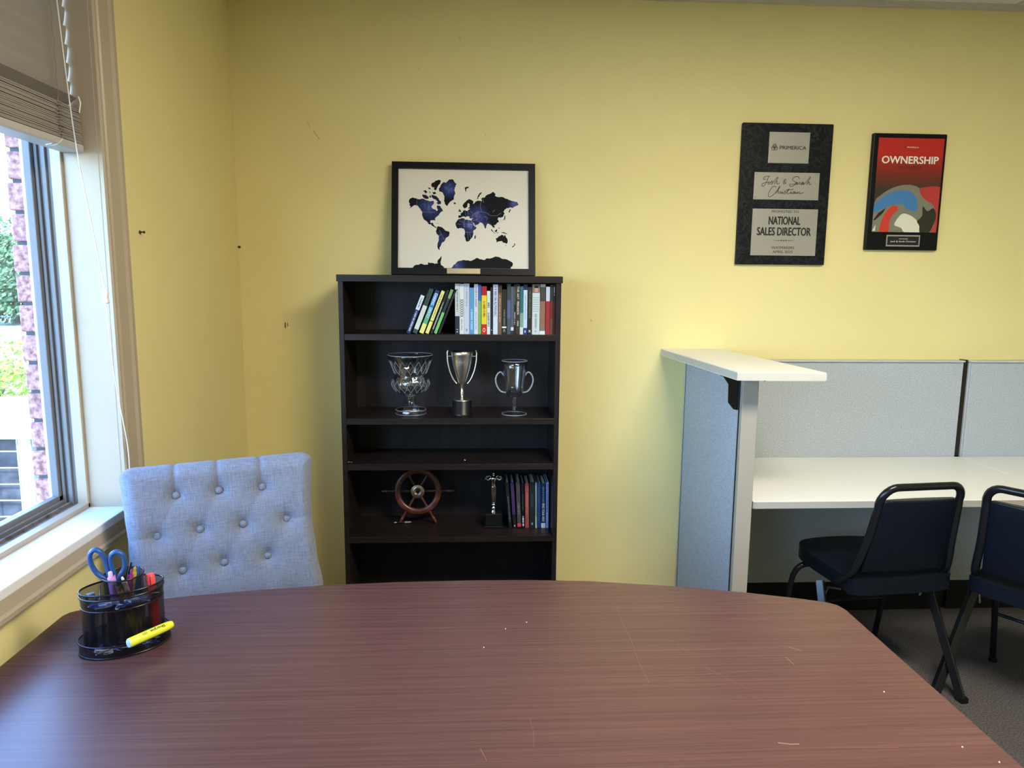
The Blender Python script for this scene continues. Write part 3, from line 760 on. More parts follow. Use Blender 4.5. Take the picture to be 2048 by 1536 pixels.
up = [
 (-.0785, -.0612, .199, [(.36, (30, 38, 52)), (1, (196, 202, 200))], 'upright book, pale grey above and dark slate below', [('THE TITLE', .45, .9, (90, 95, 100), .35), ('o', .04, .10, (230, 230, 230), .4)]),
 (-.0608, -.0434, .198, [(1, (214, 218, 216))], 'white book with a black zigzag pattern on its spine', [('XXXXXXXX', .34, .70, K, .75), ('BUSINESS', .08, .30, (120, 125, 125), .35)]),
 (-.0428, -.0221, .200, [(1, (196, 200, 212))], 'tall lavender-grey book beside the zigzag one', [('LEADERSHIP', .55, .92, (150, 145, 165), .35), ('o', .06, .11, (90, 95, 110), .4)]),
 (-.0214, -.0040, .184, [(1, (84, 150, 196))], 'plain mid-blue book with pale lettering', [('HABITS', .10, .55, (170, 215, 240), .5)]),
 (-.0034, .0122, .198, [(1, (205, 210, 222))], 'white book with purple-grey lettering left of the blue and green one', [('STRENGTHS', .55, .95, (120, 115, 150), .5), ('the finder', .1, .45, (150, 150, 160), .35)]),
 (.0126, .0250, .195, [(.62, (124, 172, 92)), (.68, (110, 170, 130)), (1, (52, 96, 160))], 'slim book, blue at the top and green below', []),
 (.0266, .0466, .190, [(.21, (186, 34, 34)), (.81, (228, 200, 48)), (1, (160, 18, 30))], 'bright red and yellow book', [('GET IT DONE', .36, .70, (70, 70, 20), .55), ('O', .05, .13, (250, 230, 200), .5)]),
 (.0478, .0610, .172, [(1, (208, 216, 210))], 'short white book with black spine print, right of the red and yellow one', [('ROBIN', .18, .50, (30, 34, 36), .5), ('S', .62, .74, K, .6)]),
 (.0616, .0713, .186, [(1, (18, 24, 34))], 'thin near-black book right of the short white one', [('o', .08, .12, (190, 200, 200), .5)]),
 (.0726, .0906, .197, [(1, (200, 212, 226))], 'pale blue-white book lettered ALMANAC in purple', [('ALMANAC', .36, .66, (84, 70, 130), .6), ('..', .68, .96, (84, 70, 130), .6)]),
 (.0915, .1066, .195, [(.84, (112, 84, 62)), (1, (66, 48, 34))], 'brown book with a darker top', [('THE MOUNTAIN IS', .25, .8, (180, 150, 115), .4)]),
 (.1082, .1262, .178, [(.14, K), (.175, (226, 232, 216)), (1, (22, 28, 24))], 'short black book with a pale band near its foot', [('C', .05, .11, (220, 220, 210), .4), ('MASTERY', .2, .55, (110, 125, 105), .4)]),
 (.1278, .1422, .200, [(.32, (70, 78, 92)), (.68, (84, 96, 130)), (1, (56, 62, 66))], 'slate book with a blue-grey middle', []),
 (.1430, .1544, .190, [(.08, (40, 44, 60)), (.15, (210, 214, 218)), (1, (82, 90, 104))], 'thin blue-grey book with a white label low down', []),
 (.1548, .1628, .198, [(1, (26, 34, 32))], 'very thin black book with a white streak', [('l', .2, .45, (210, 215, 210), .5), ('l', .6, .97, (170, 180, 175), .25)]),
 (.1634, .1788, .199, [(1, (54, 44, 42))], 'dark brown book lettered THE ART', [('THE ART', .70, .96, (205, 195, 185), .55), ('PERSUASION', .40, .66, (215, 205, 195), .55), ('Kay', .17, .27, (215, 205, 195), .4)]),
 (.1794, .1924, .191, [(.15, (205, 212, 205)), (.45, (120, 160, 146)), (1, (34, 104, 108))], 'teal book fading to pale green at its foot', []),
 (.1931, .2086, .198, [(.13, (40, 50, 130)), (.89, (196, 212, 228)), (1, (20, 42, 92))], 'pale blue book with navy top and blue foot', [('THE ONE THING', .3, .8, (130, 150, 170), .35), ('e', .04, .09, (230, 230, 240), .4)]),
 (.2098, .2270, .188, [(1, (28, 32, 28))], 'black-green book with a small white emblem', [('MAN SEARCH', .35, .95, (96, 100, 84), .45), ('D', .05, .11, (230, 230, 225), .5)]),
 (.2282, .2582, .199, [(.83, (196, 206, 208)), (1, (120, 104, 92))], 'thick white book with a portrait at the top of its spine', [('BIOGRAPHY', .12, .42, (120, 130, 135), .35), ('A', .04, .09, (90, 95, 100), .25)]),
 (.2596, .2806, .200, [(.07, (220, 226, 222)), (.13, (120, 120, 110)), (.66, (140, 100, 80)), (.94, (66, 60, 54)), (1, (170, 168, 158))], 'thick brown and grey jacketed book near the right end', []),
 (.2830, .2980, .190, [(.70, (150, 40, 46)), (1, (196, 198, 214))], 'red book with a pale top section', []),
 (.2990, .3100, .198, [(.33, (96, 64, 48)), (.67, (110, 28, 36)), (1, (28, 48, 48))], 'book banded dark teal, dark red and brown', []),
 (.3106, .3212, .199, [(.68, (78, 24, 26)), (1, (16, 32, 36))], 'rightmost book of the top shelf, dark red and near black', [('l', .78, .96, (200, 205, 200), .3)]),
]
for i, (a, b, h, bands, lb, let) in enumerate(up):
    pic = None
    if 'portrait' in lb:
        pic = [(.02, .98, .835, .995, (132, 116, 104)), (.3, .75, .85, .93, (196, 150, 128)), (.25, .8, .925, .98, (40, 32, 30))]
        pic += [(.12, .88, .46+.045*k, .472+.045*k, (150, 158, 162)) for k in range(7)]
    if 'zigzag' in lb and 'beside' not in lb: pic = None
    book(a, b, 2.822+.002*((i*7) % 3), zt+.0002, h, bands, lb, GA, letters=let, pic=pic)
low = [
 (.148, .0135, .203, -5.0, [(1, (24, 28, 28))], 'dark leaning book beside the silver figure trophy', [('LEAD THE FIELD', .15, .7, (110, 115, 108), .4)]),
 (.166, .0145, .200, -4.0, [(.30, (24, 28, 34)), (1, (70, 44, 92))], 'purple and black leaning book', [('o', .03, .07, (220, 225, 220), .4)]),
 (.184, .0170, .204, -2.4, [(.03, K), (.105, (206, 60, 84)), (1, (70, 64, 68))], 'grey-brown book with a pink-red label at its foot', [('STORY', .3, .55, (130, 125, 120), .5)]),
 (.203, .0120, .200, -1.6, [(1, (12, 14, 20))], 'black book with bold white lettering at its foot', [('John Max', .05, .27, (235, 235, 235), .6), ('WINNING', .4, .75, (60, 90, 75), .5)]),
 (.2175, .0165, .197, -1.0, [(.93, (150, 72, 70)), (1, (130, 58, 58))], 'faded red book on the lower shelf', [('LEADERSHIP GOLD', .3, .8, (205, 130, 120), .3)]),
 (.2360, .0230, .203, -.8, [(1, (26, 36, 36))], 'thick dark green book on the lower shelf', [('POWER', .45, .75, (60, 76, 74), .55), ('Q', .07, .12, (190, 205, 175), .35)]),
 (.2605, .0060, .202, -.8, [(.25, (170, 190, 160)), (1, (140, 155, 150))], 'very thin pale green book on the lower shelf', []),
 (.2680, .0165, .198, -.8, [(1, (34, 58, 110))], 'plain dark blue book on the lower shelf', [('l', .15, .9, (86, 112, 158), .15)]),
 (.2860, .0185, .197, -.8, [(.11, (214, 222, 226)), (1, (22, 44, 84))], 'navy book lettered FIND YOUR WHY', [('FIND YOUR WHY', .14, .55, (232, 238, 240), .6), ('a guide to purpose', .58, .92, (140, 170, 200), .25)]),
 (.3060, .0110, .202, -.5, [(1, (150, 176, 222))], 'light blue book lettered PEAK PERFORMANCE', [('PEAK PERFORMANCE', .35, .96, (36, 52, 92), .6)]),
]
for i, (x, wd, h, a, bands, lb, let) in enumerate(low):
    ar = R(abs(a))
    book(x-.001, x-.001+wd*.95, 2.895+.002*((i*5) % 3), SH[3]+.0004, h, bands, lb, GB, lean=a, letters=let)

# ================================================================= MAP FRAME
fr = thing('framed_map', 'black framed world map leaning on the wall on top of the bookcase', 'picture', (-.047, 2.985, 1.5430), (R(-10.5), 0, 0))
FW, FH = .598, .472
def ring(w_, h_, t_, y0_, y1_, cz):
    g = MB(); a = w_/2
    g.prism([(-a, 0), (a, 0), (a-t_, t_), (-a+t_, t_)], y0_, y1_, 'y').prism([(-a, h_), (-a+t_, h_-t_), (a-t_, h_-t_), (a, h_)], y0_, y1_, 'y')
    g.prism([(-a, 0), (-a+t_, t_), (-a+t_, h_-t_), (-a, h_)], y0_, y1_, 'y').prism([(a, 0), (a, h_), (a-t_, h_-t_), (a-t_, t_)], y0_, y1_, 'y')
    return g
M_['frame'] = mat('satin_black_frame', (.006, .007, .008), .4, spec=.2)
ring(FW, FH, .027, -.010, .012, 0).build('frame', M_['frame'], fr, bevel=.0012)
M_['paper'] = mat('cream_paper', (.74, .70, .60), .6)
px0, px1, pz0, pz1 = -.272, .272, .0268, FH-.0268
MB().box(-FW/2+.02, FW/2-.02, .002, .010, .02, FH-.02).build('backing_board', M_['frame'], fr)
pp = MB().box(px0, px1, .0010, .002, pz0, pz1).build('map_print', M_['paper'], fr)
def mp(cx, cy):
    v = (cy-5-(cx-35)/1865*25)/1445; u = (cx-35-10*v)/(1865-25*v)
    return (px0+(px1-px0)*u, pz1-(pz1-pz0)*v)
def mapink():
    m, nt, b = newmat('galaxy_ink'); tc = nt.nodes.new('ShaderNodeTexCoord'); prev = None
    for cx, cy, rr, k in ((760, 300, 130, 1), (480, 560, 170, .9), (560, 690, 110, .5), (1160, 690, 150, 1), (1050, 820, 140, 1), (1690, 530, 90, 1), (870, 1420, 110, .9), (650, 1040, 110, .6), (1270, 830, 80, .7)):
        x, z = mp(cx, cy); v = nt.nodes.new('ShaderNodeVectorMath'); v.operation = 'DISTANCE'; v.inputs[1].default_value = (x, 0, z)
        nt.links.new(tc.outputs['Object'], v.inputs[0]); mr = nt.nodes.new('ShaderNodeMapRange'); mr.interpolation_type = 'SMOOTHSTEP'
        mr.inputs[1].default_value = rr*.0004; mr.inputs[2].default_value = 0; mr.inputs[3].default_value = 0; mr.inputs[4].default_value = k
        nt.links.new(v.outputs['Value'], mr.inputs[0])
        if prev is None: prev = mr.outputs[0]
        else:
            mx = nt.nodes.new('ShaderNodeMath'); mx.operation = 'MAXIMUM'; nt.links.new(prev, mx.inputs[0]); nt.links.new(mr.outputs[0], mx.inputs[1]); prev = mx.outputs[0]
    n = nt.nodes.new('ShaderNodeTexNoise'); n.inputs['Scale'].default_value = 60; n.inputs['Detail'].default_value = 5; nt.links.new(tc.outputs['Object'], n.inputs['Vector'])
    ml = nt.nodes.new('ShaderNodeMath'); ml.operation = 'MULTIPLY'; nt.links.new(prev, ml.inputs[0]); nt.links.new(n.outputs['Fac'], ml.inputs[1])
    rr = nt.nodes.new('ShaderNodeValToRGB'); rr.color_ramp.elements[0].color = (.003, .004, .007, 1); rr.color_ramp.elements[1].color = (.16, .20, .50, 1); rr.color_ramp.elements[1].position = .75
    e = rr.color_ramp.elements.new(.35); e.color = (.028, .04, .15, 1)
    nt.links.new(ml.outputs[0], rr.inputs[0]); nt.links.new(rr.outputs[0], b.inputs['Base Color']); b.inputs['Roughness'].default_value = .6; b.inputs['Specular IOR Level'].default_value = .15
    return m
M_['mapink'] = mapink()
LAND = [
 [(185,490),(200,440),(240,425),(300,440),(340,455),(400,445),(450,465),(500,480),(530,470),(545,500),(520,540),(505,555),(515,580),(560,600),(580,625),(600,600),(580,560),(590,540),(640,560),(660,590),(675,625),(640,640),(620,665),(600,690),(575,710),(555,740),(565,770),(540,755),(500,755),(490,770),(500,800),(530,795),(545,830),(565,850),(590,860),(570,868),(540,850),(500,815),(460,800),(430,765),(395,735),(380,700),(378,650),(355,610),(330,570),(300,540),(260,540),(225,570),(195,585),(215,560),(195,535),(200,510)],
 [(500,250),(520,210),(560,180),(600,168),(640,180),(630,215),(600,250),(580,300),(560,320),(540,300),(550,270),(520,280)],
 [(500,385),(540,390),(580,410),(610,440),(640,480),(640,520),(610,515),(590,480),(560,450),(530,440),(505,420)],
 [(375,380),(420,385),(460,410),(470,440),(430,450),(395,430),(375,405)], [(385,330),(425,320),(450,350),(420,370)], [(470,340),(495,345),(490,370)],
 [(515,350),(560,340),(575,370),(530,375)], [(455,280),(490,285),(495,305),(470,300)], [(570,500),(600,490),(630,520),(600,530)], [(480,390),(500,400),(495,430),(478,420)],
 [(610,290),(640,240),(670,205),(710,210),(735,190),(760,160),(810,160),(825,190),(865,225),(850,260),(835,300),(840,340),(830,400),(825,440),(790,475),(760,500),(735,550),(715,540),(695,500),(690,450),(680,390),(660,350),(615,335)],
 [(815,500),(850,495),(858,515),(835,525)], [(975,285),(1000,265),(1040,265),(1035,285),(1010,290),(1000,345),(985,325)],
 [(595,845),(630,850),(680,880),(700,905),(765,930),(765,950),(740,1000),(710,1020),(695,1060),(665,1075),(650,1110),(635,1140),(625,1190),(600,1170),(598,1120),(610,1060),(615,990),(580,950),(570,915),(580,880)],
 [(245,1447),(290,1405),(370,1385),(440,1400),(465,1395),(465,1365),(520,1375),(600,1385),(600,1340),(625,1310),(650,1275),(648,1330),(645,1400),(690,1445),(700,1450)],
 [(790,1451),(830,1400),(880,1355),(930,1345),(1060,1350),(1100,1330),(1150,1305),(1200,1325),(1260,1335),(1300,1310),(1380,1300),(1500,1315),(1560,1325),(1620,1350),(1665,1390),(1650,1430),(1630,1440),(1628,1462)],
 [(850,820),(860,780),(890,740),(930,728),(975,728),(990,750),(1040,755),(1085,760),(1100,800),(1125,850),(1145,855),(1130,890),(1095,920),(1100,970),(1090,1000),(1065,1030),(1045,1060),(1005,1070),(990,1020),(975,980),(985,930),(965,880),(930,870),(890,880),(865,860)],
 [(1115,1020),(1120,980),(1140,965),(1138,1000),(1125,1028)],
 [(885,715),(890,685),(925,685),(915,655),(950,640),(955,615),(985,605),(1000,620),(1040,600),(1060,590),(1010,590),(1050,560),(1035,505),(1018,520),(1018,560),(985,585),(955,565),(955,530),(990,490),(1030,455),(1080,460),(1105,490),(1095,520),(1130,490),(1200,470),(1225,480),(1225,430),(1270,420),(1290,390),(1340,370),(1380,340),(1420,370),(1410,400),(1470,420),(1550,430),(1620,460),(1680,475),(1730,490),(1755,520),(1710,550),(1670,575),(1640,570),(1600,580),(1550,600),(1530,630),(1550,660),(1530,700),(1495,720),(1460,715),(1450,740),(1465,780),(1430,810),(1395,830),(1410,860),(1390,865),(1360,830),(1335,815),(1310,800),(1280,880),(1255,840),(1235,800),(1200,790),(1170,820),(1130,835),(1100,790),(1080,745),(1100,722),(1050,725),(1040,705),(1075,690),(1010,695),(1000,710),(960,700),(930,715),(905,725)],
 [(885,630),(905,580),(925,620),(930,640)], [(1155,440),(1165,400),(1195,360),(1225,350),(1195,385),(1175,420),(1170,450)], [(1605,640),(1620,595),(1640,600),(1625,640)],
 [(1490,765),(1540,740),(1548,680),(1560,700),(1552,750)], [(1350,880),(1365,890),(1400,938),(1480,950),(1400,948),(1365,915)], [(1400,905),(1440,885),(1440,915),(1415,930)],
 [(1490,925),(1540,930),(1590,962),(1560,957),(1520,945)], [(1450,830),(1475,880),(1460,880)],
 [(1420,1020),(1460,990),(1500,970),(1525,975),(1535,990),(1550,970),(1570,1010),(1590,1050),(1575,1100),(1530,1085),(1510,1060),(1470,1065),(1430,1080)],
 [(1550,1120),(1570,1115),(1565,1135)], [(1680,1085),(1697,1105),(1672,1145),(1650,1157),(1682,1118)], [(560,785),(622,808),(590,806)]]
rnd = random.Random(21)
def rough_poly(P_, amp, it=2):
    for k in range(it):
        Q_ = []
        for i in range(len(P_)):
            a, b = P_[i], P_[(i+1) % len(P_)]; L = math.hypot(a[0]-b[0], a[1]-b[1]); Q_.append(a)
            if L > 12 and not (a[1] > 1440 and b[1] > 1440):
                d = rnd.uniform(-amp, amp)*L; nx, ny = -(b[1]-a[1])/L, (b[0]-a[0])/L
                Q_.append(((a[0]+b[0])/2+nx*d, min((a[1]+b[1])/2+ny*d, 1463)))
        P_ = Q_
    return P_
g = MB()
for P_ in LAND:
    q = [mp(*p) for p in rough_poly(P_, .17)]
    tris = geometry.tessellate_polygon([[Vector((p[0], p[1], 0)) for p in q]])
    g.add([(p[0], .0007, p[1]) for p in q], [tuple(tt) for tt in tris])
g.build('continents', M_['mapink'], pp)
g = MB()
for L in ([(300,445),(300,540)], [(375,637),(470,637),(560,640)], [(975,735),(975,860)], [(1030,760),(1030,860)], [(985,810),(1100,815)], [(1075,765),(1080,880)], [(900,760),(960,790),(975,860)], [(870,810),(930,815)], [(985,930),(1095,935)], [(1020,930),(1030,1050)], [(1050,935),(1060,1010)],
          [(1210,480),(1200,560),(1215,630),(1290,650),(1350,690),(1440,690),(1500,650)], [(1215,630),(1160,640),(1120,660)], [(1250,700),(1300,720),(1290,760)], [(1150,680),(1150,760),(1210,790)], [(1060,620),(1100,660),(1090,700)], [(985,620),(990,690)], [(1020,610),(1030,680)], [(620,900),(650,960),(615,985)], [(650,960),(690,1040)], [(1080,770),(1140,850)], [(1100,760),(1180,740)], [(1240,440),(1250,500)], [(1380,640),(1410,600)]):
    g.tube([(mp(*p)[0], .0006, mp(*p)[1]) for p in L], .00035, 4)
g.build('country_borders', mat('border_line', (.5, .5, .55), .6), pp)
MB().box(-.069, .069, -.0118, -.010, .004, .0255).build('name_plate', mat('gold_plate', (.50, .43, .26), .35, .5), fr)

# ================================================================= PLAQUES
M_['marble'] = None
def marble():
    m, nt, b = newmat('black_marble'); tc = nt.nodes.new('ShaderNodeTexCoord')
    n = nt.nodes.new('ShaderNodeTexNoise'); n.inputs['Scale'].default_value = 16; n.inputs['Detail'].default_value = 9; n.inputs['Roughness'].default_value = .7; n.inputs['Distortion'].default_value = 1.2
    nt.links.new(tc.outputs['Object'], n.inputs['Vector'])
    rr = nt.nodes.new('ShaderNodeValToRGB'); r = rr.color_ramp
    r.elements[0].position = .47; r.elements[0].color = (.006, .007, .008, 1); r.elements[1].position = .53; r.elements[1].color = (.006, .007, .008, 1)
    e = r.elements.new(.5); e.color = (.03, .033, .037, 1)
    nt.links.new(n.outputs['Fac'], rr.inputs[0]); nt.links.new(rr.outputs[0], b.inputs['Base Color']); b.inputs['Roughness'].default_value = .45; b.inputs['Specular IOR Level'].default_value = .15
    return m
M_['marble'] = marble()
M_['plate'] = mat('satin_plate', (.40, .385, .33), .38, .35)
p1 = thing('award_plaque', 'large black marbled award plaque with three metal plates, left of the two', 'plaque', (1.338, 3.09, 1.90))
PW, PH = .397, .596
MB().box(-PW/2, PW/2, -.010, .0095, -PH/2, PH/2).build('board', M_['marble'], p1, bevel=.004)
def Pc(u, v): return (-PW/2+PW*u, PH/2-PH*v)
X_ = (1, 0, 0); Z_ = (0, 0, 1)
def plate(u0, u1, v0, v1, parent, m):
    a, b = Pc(u0, v0); c, d = Pc(u1, v1)
    o = MB().box(a, c, -.0125, -.0102, d, b).build('metal_plate', m, parent, bevel=.0006)
    g = MB()
    for sx_ in (a+.009, c-.009):
        for sz in (b-.009, d+.009): g.lathe([(.0028, 0), (.0026, .0012), (.001, .002)], 10, M=Matrix.Translation((sx_, -.0125, sz)) @ Matrix.Rotation(R(90), 4, 'X'))
    g.build('screw', M_['chrome'], o)
    return o, (a, c, d, b)
yl = -.0126
o, (a, c, d, b) = plate(.293, .74, .063, .278, p1, M_['plate'])
w_ = c-a; h_ = b-d; zc = d+h_*.5
text('PRIMERICA', w_*.65, h_*.115, (a+w_*.595, yl, zc), X_, Z_, M_['ink'], o, bold=.022)
g = MB()
for k in range(3):
    an = R(90+120*k); cx, cz = a+w_*.14+math.cos(an)*.0058, zc+math.sin(an)*.0058
    g.tube([(cx+.0080*math.cos(q), yl-.0002, cz+.0080*math.sin(q)) for q in [2*PI*i/20 for i in range(20)]], .0010, 4, closed=True)
    g.tube([(cx+.0048*math.cos(q), yl-.0002, cz+.0048*math.sin(q)) for q in [2*PI*i/14 for i in range(9)]], .0008, 4)
g.build('emblem', M_['ink'], o)
o, (a, c, d, b) = plate(.153, .876, .343, .535, p1, M_['plate'])
def hc(cx, cy): return (a+(cx-255+(cy-537)*.04)/573*(c-a), b-(cy-537)/235*(b-d))
STR = [[(352,596),(335,600),(332,588),(350,575),(392,570)], [(378,572),(366,605),(350,640),(330,658),(318,650),(325,636),(355,625),(378,622)],
 [(378,622),(372,634),(380,640),(392,630),(388,620),(378,624)], [(392,626),(408,616),(404,610),(412,628),(406,640),(398,636)], [(408,636),(425,615),(455,580),(458,588),(440,620),(428,640),(440,620),(452,614),(450,634),(460,636),(474,626)],
 [(530,632),(512,612),(522,594),(528,602),(508,622),(512,636),(528,626),(532,616)],
 [(648,590),(640,574),(612,572),(588,590),(594,606),(616,618),(610,640),(580,656),(562,650),(572,636),(606,636)],
 [(606,636),(632,622),(622,620),(614,632),(622,640),(634,624),(630,638),(642,634)], [(642,634),(650,618),(656,622),(652,636),(662,634)], [(662,634),(684,620),(672,620),(666,634),(674,640),(688,622),(684,638),(696,630)],
 [(696,630),(722,600),(742,572),(744,580),(726,612),(712,640),(726,620),(738,616),(734,634),(744,638),(756,630)],
 [(446,668),(436,656),(412,664),(388,700),(376,734),(388,748),(412,738),(436,716)], [(436,716),(462,680),(476,656),(476,666),(456,700),(442,722),(456,702),(468,698),(464,718),(474,716)],
 [(474,716),(484,702),(490,704),(484,718),(494,716)], [(494,716),(506,702),(500,718),(512,714)], [(510,686),(512,688)], [(512,714),(524,700),(520,694),(530,712),(522,722),(512,718)],
 [(530,714),(560,676),(546,706),(546,722),(566,716)], [(530,688),(600,680)], [(566,716),(580,702),(576,718),(588,714)], [(586,686),(588,688)], [(588,714),(612,702),(600,702),(594,714),(602,720),(616,704),(612,718),(624,712)], [(624,712),(634,702),(630,720),(644,704),(654,704),(650,718),(664,716),(688,708)]]
g = MB()
for S_ in STR:
    g.tube([(p.x, yl-.0001, p.y) for p in smooth([Vector(hc(*q)+(0,)) for q in S_], 4)], .00105, 4)
tag(g.build('lettering', M_['ink'], o), 'handwritten black script')
o, (a, c, d, b) = plate(.155, .885, .60, .934, p1, M_['plate'])
def t3(s, x0, x1, y0, y1, bold=.012):
    w2 = (c-a)/572*(x1-x0); h2 = (b-d)/409*(y1-y0)
    xm = a+(c-a)/572*((x0+x1)/2-240+((y0+y1)/2-853)*.053); zm = b-(b-d)/409*((y0+y1)/2-853)
    text(s, w2, h2, (xm, yl, zm), X_, Z_, M_['ink'], o, bold=bold)
t3('PROMOTED TO', 405, 640, 866, 886); t3('NATIONAL', 380, 655, 920, 990, .03); t3('SALES DIRECTOR', 278, 748, 1015, 1085, .03)
t3('WAYMAKERS', 405, 605, 1181, 1204); t3('APRIL 2025', 415, 590, 1218, 1240)
xm = (a+c)/2; zm = b-(b-d)/409*277
g = MB().prism([(xm-.055, zm), (xm-.018, zm+.0012), (xm-.018, zm-.0012)], yl-.0003, yl, 'y').prism([(xm+.055, zm), (xm+.018, zm-.0012), (xm+.018, zm+.0012)], yl-.0003, yl, 'y')
g.box(xm-.02, xm+.02, yl-.0003, yl, zm-.0004, zm+.0004)
for k in (-1, 0, 1): g.lathe([(.0028, 0), (.0027, .0003)], 10, M=Matrix.Translation((xm+k*.010, yl, zm)) @ Matrix.Rotation(R(90), 4, 'X'))
g.build('ornament', M_['ink'], o)

p2 = thing('award_plaque', 'smaller black plaque with a red OWNERSHIP print, right of the two', 'plaque', (1.8785, 3.09, 1.918))
PW, PH = .327, .495
MB().box(-PW/2, PW/2, -.012, .0095, -PH/2, PH/2).build('board', M_['frame'], p2, bevel=.004)
a, b = Pc(.068, .04); c, d = Pc(.962, .843)
def redgrad():
    m, nt, bb = newmat('red_to_dark_print'); tc = nt.nodes.new('ShaderNodeTexCoord'); sp = nt.nodes.new('ShaderNodeSeparateXYZ'); nt.links.new(tc.outputs['Object'], sp.inputs[0])
    mr = nt.nodes.new('ShaderNodeMapRange'); mr.inputs[1].default_value = d; mr.inputs[2].default_value = b; nt.links.new(sp.outputs['Z'], mr.inputs[0])
    rr = nt.nodes.new('ShaderNodeValToRGB'); r = rr.color_ramp
    r.elements[0].position = .45; r.elements[0].color = s2l((52, 50, 40)); r.elements[1].position = .85; r.elements[1].color = s2l((190, 40, 32))
    e = r.elements.new(.65); e.color = s2l((130, 40, 30))
    nt.links.new(mr.outputs[0], rr.inputs[0]); nt.links.new(rr.outputs[0], bb.inputs['Base Color']); bb.inputs['Roughness'].default_value = .35
    return m
pr2 = MB().box(a, c, -.0135, -.0122, d, b).build('poster_print', redgrad(), p2)
def q2(cx, cy):
    v = (cy-245)/823; u = (cx-(1338-66*v))/568; u = max(0, min(1, u)); v = min(v, 1)
    return (a+(c-a)*u, b-(b-d)*v)
lay = 0
for P_, col in (([(1295,815),(1350,745),(1430,690),(1510,660),(1580,648),(1640,655),(1690,680),(1720,760),(1790,800),(1825,850),(1835,920),(1820,990),(1780,1068),(1272,1068)], (128, 126, 108)),
                ([(1690,690),(1740,668),(1872,665),(1868,760),(1852,900),(1838,1068),(1785,1068),(1825,990),(1838,910),(1820,840),(1780,800),(1725,765)], (186, 60, 56)),
                ([(1300,820),(1370,760),(1450,715),(1540,698),(1600,705),(1650,745),(1672,800),(1662,880),(1600,870),(1565,855),(1555,825),(1500,820),(1440,830),(1370,860),(1310,895),(1290,890)], (70, 124, 178)),
                ([(1340,1068),(1350,990),(1385,910),(1440,845),(1490,838),(1500,870),(1450,920),(1425,990),(1415,1068)], (204, 62, 50)),
                ([(1470,1005),(1500,945),(1540,905),(1590,910),(1650,945),(1685,1000),(1690,1068),(1560,1068),(1530,1030)], (222, 220, 200)),
                ([(1670,970),(1715,920),(1720,835),(1760,880),(1815,850),(1835,920),(1815,990),(1775,1068),(1695,1068),(1690,1010)], (46, 46, 38)),
                ([(1284,965),(1330,900),(1395,855),(1370,900),(1300,965)], (34, 36, 32)), ([(1275,1060),(1305,1005),(1300,1060)], (220, 218, 200))):
    lay += 1; pts = [q2(*p) for p in P_]
    if len(pts) > 5: pts = [(p.x, p.y) for p in smooth([Vector(p+(0,)) for p in pts], 3, True)]
    pts = [(max(a, min(c, x)), max(d, min(b, z))) for x, z in pts]
    MB().prism(pts, -.0137-.0001*lay, -.0135, 'y').build('swirl_shape', mat('swirl_ink', col, .35, srgb=True), pr2)
def t2(s, x0, x1, y0, y1, m, bold=0, par=None, yy=-.01375):
    A0 = q2(x0, (y0+y1)/2); A1 = q2(x1, (y0+y1)/2); hh = (y1-y0)/823*(b-d)
    text(s, A1[0]-A0[0], hh, ((A0[0]+A1[0])/2, yy, A0[1]), X_, Z_, m, par or pr2, bold=bold)
M_['cream'] = mat('cream_ink', (.85, .82, .7), .5); M_['darkred'] = mat('dark_red_ink', (.10, .02, .015), .5)
t2('OWNERSHIP', 1362, 1852, 402, 465, M_['cream'], .03); t2('QUALIFIER', 1490, 1715, 486, 516, M_['darkred']); t2('PRIMERICA', 1580, 1680, 318, 330, M_['cream'])
g = MB(); ex, ez = q2(1563, 322)
for k in range(3): g.tube([(ex+.0018*math.cos(R(90+120*k))+.0024*math.cos(q), -.0137, ez+.0018*math.sin(R(90+120*k))+.0024*math.sin(q)) for q in [2*PI*i/12 for i in range(12)]], .0004, 4, closed=True)
g.build('emblem', M_['ink'], pr2)
a3, b3 = Pc(.28, .868); c3, d3 = Pc(.745, .968)
npl = MB().box(a3, c3, -.0135, -.0122, d3, b3).build('name_plate', M_['plate'], p2)
MB().box(a3+.005, c3-.005, -.0139, -.0135, d3+.006, b3-.006).build('black_inset', M_['ink'], npl)
zc3 = (b3+d3)/2
text('WAYMAKERS', .04, .0045, ((a3+c3)/2, -.0140, zc3+.008), X_, Z_, M_['cream'], npl); text('Josh & Sarah Christian', .115, .009, ((a3+c3)/2, -.0140, zc3-.004), X_, Z_, M_['cream'], npl)

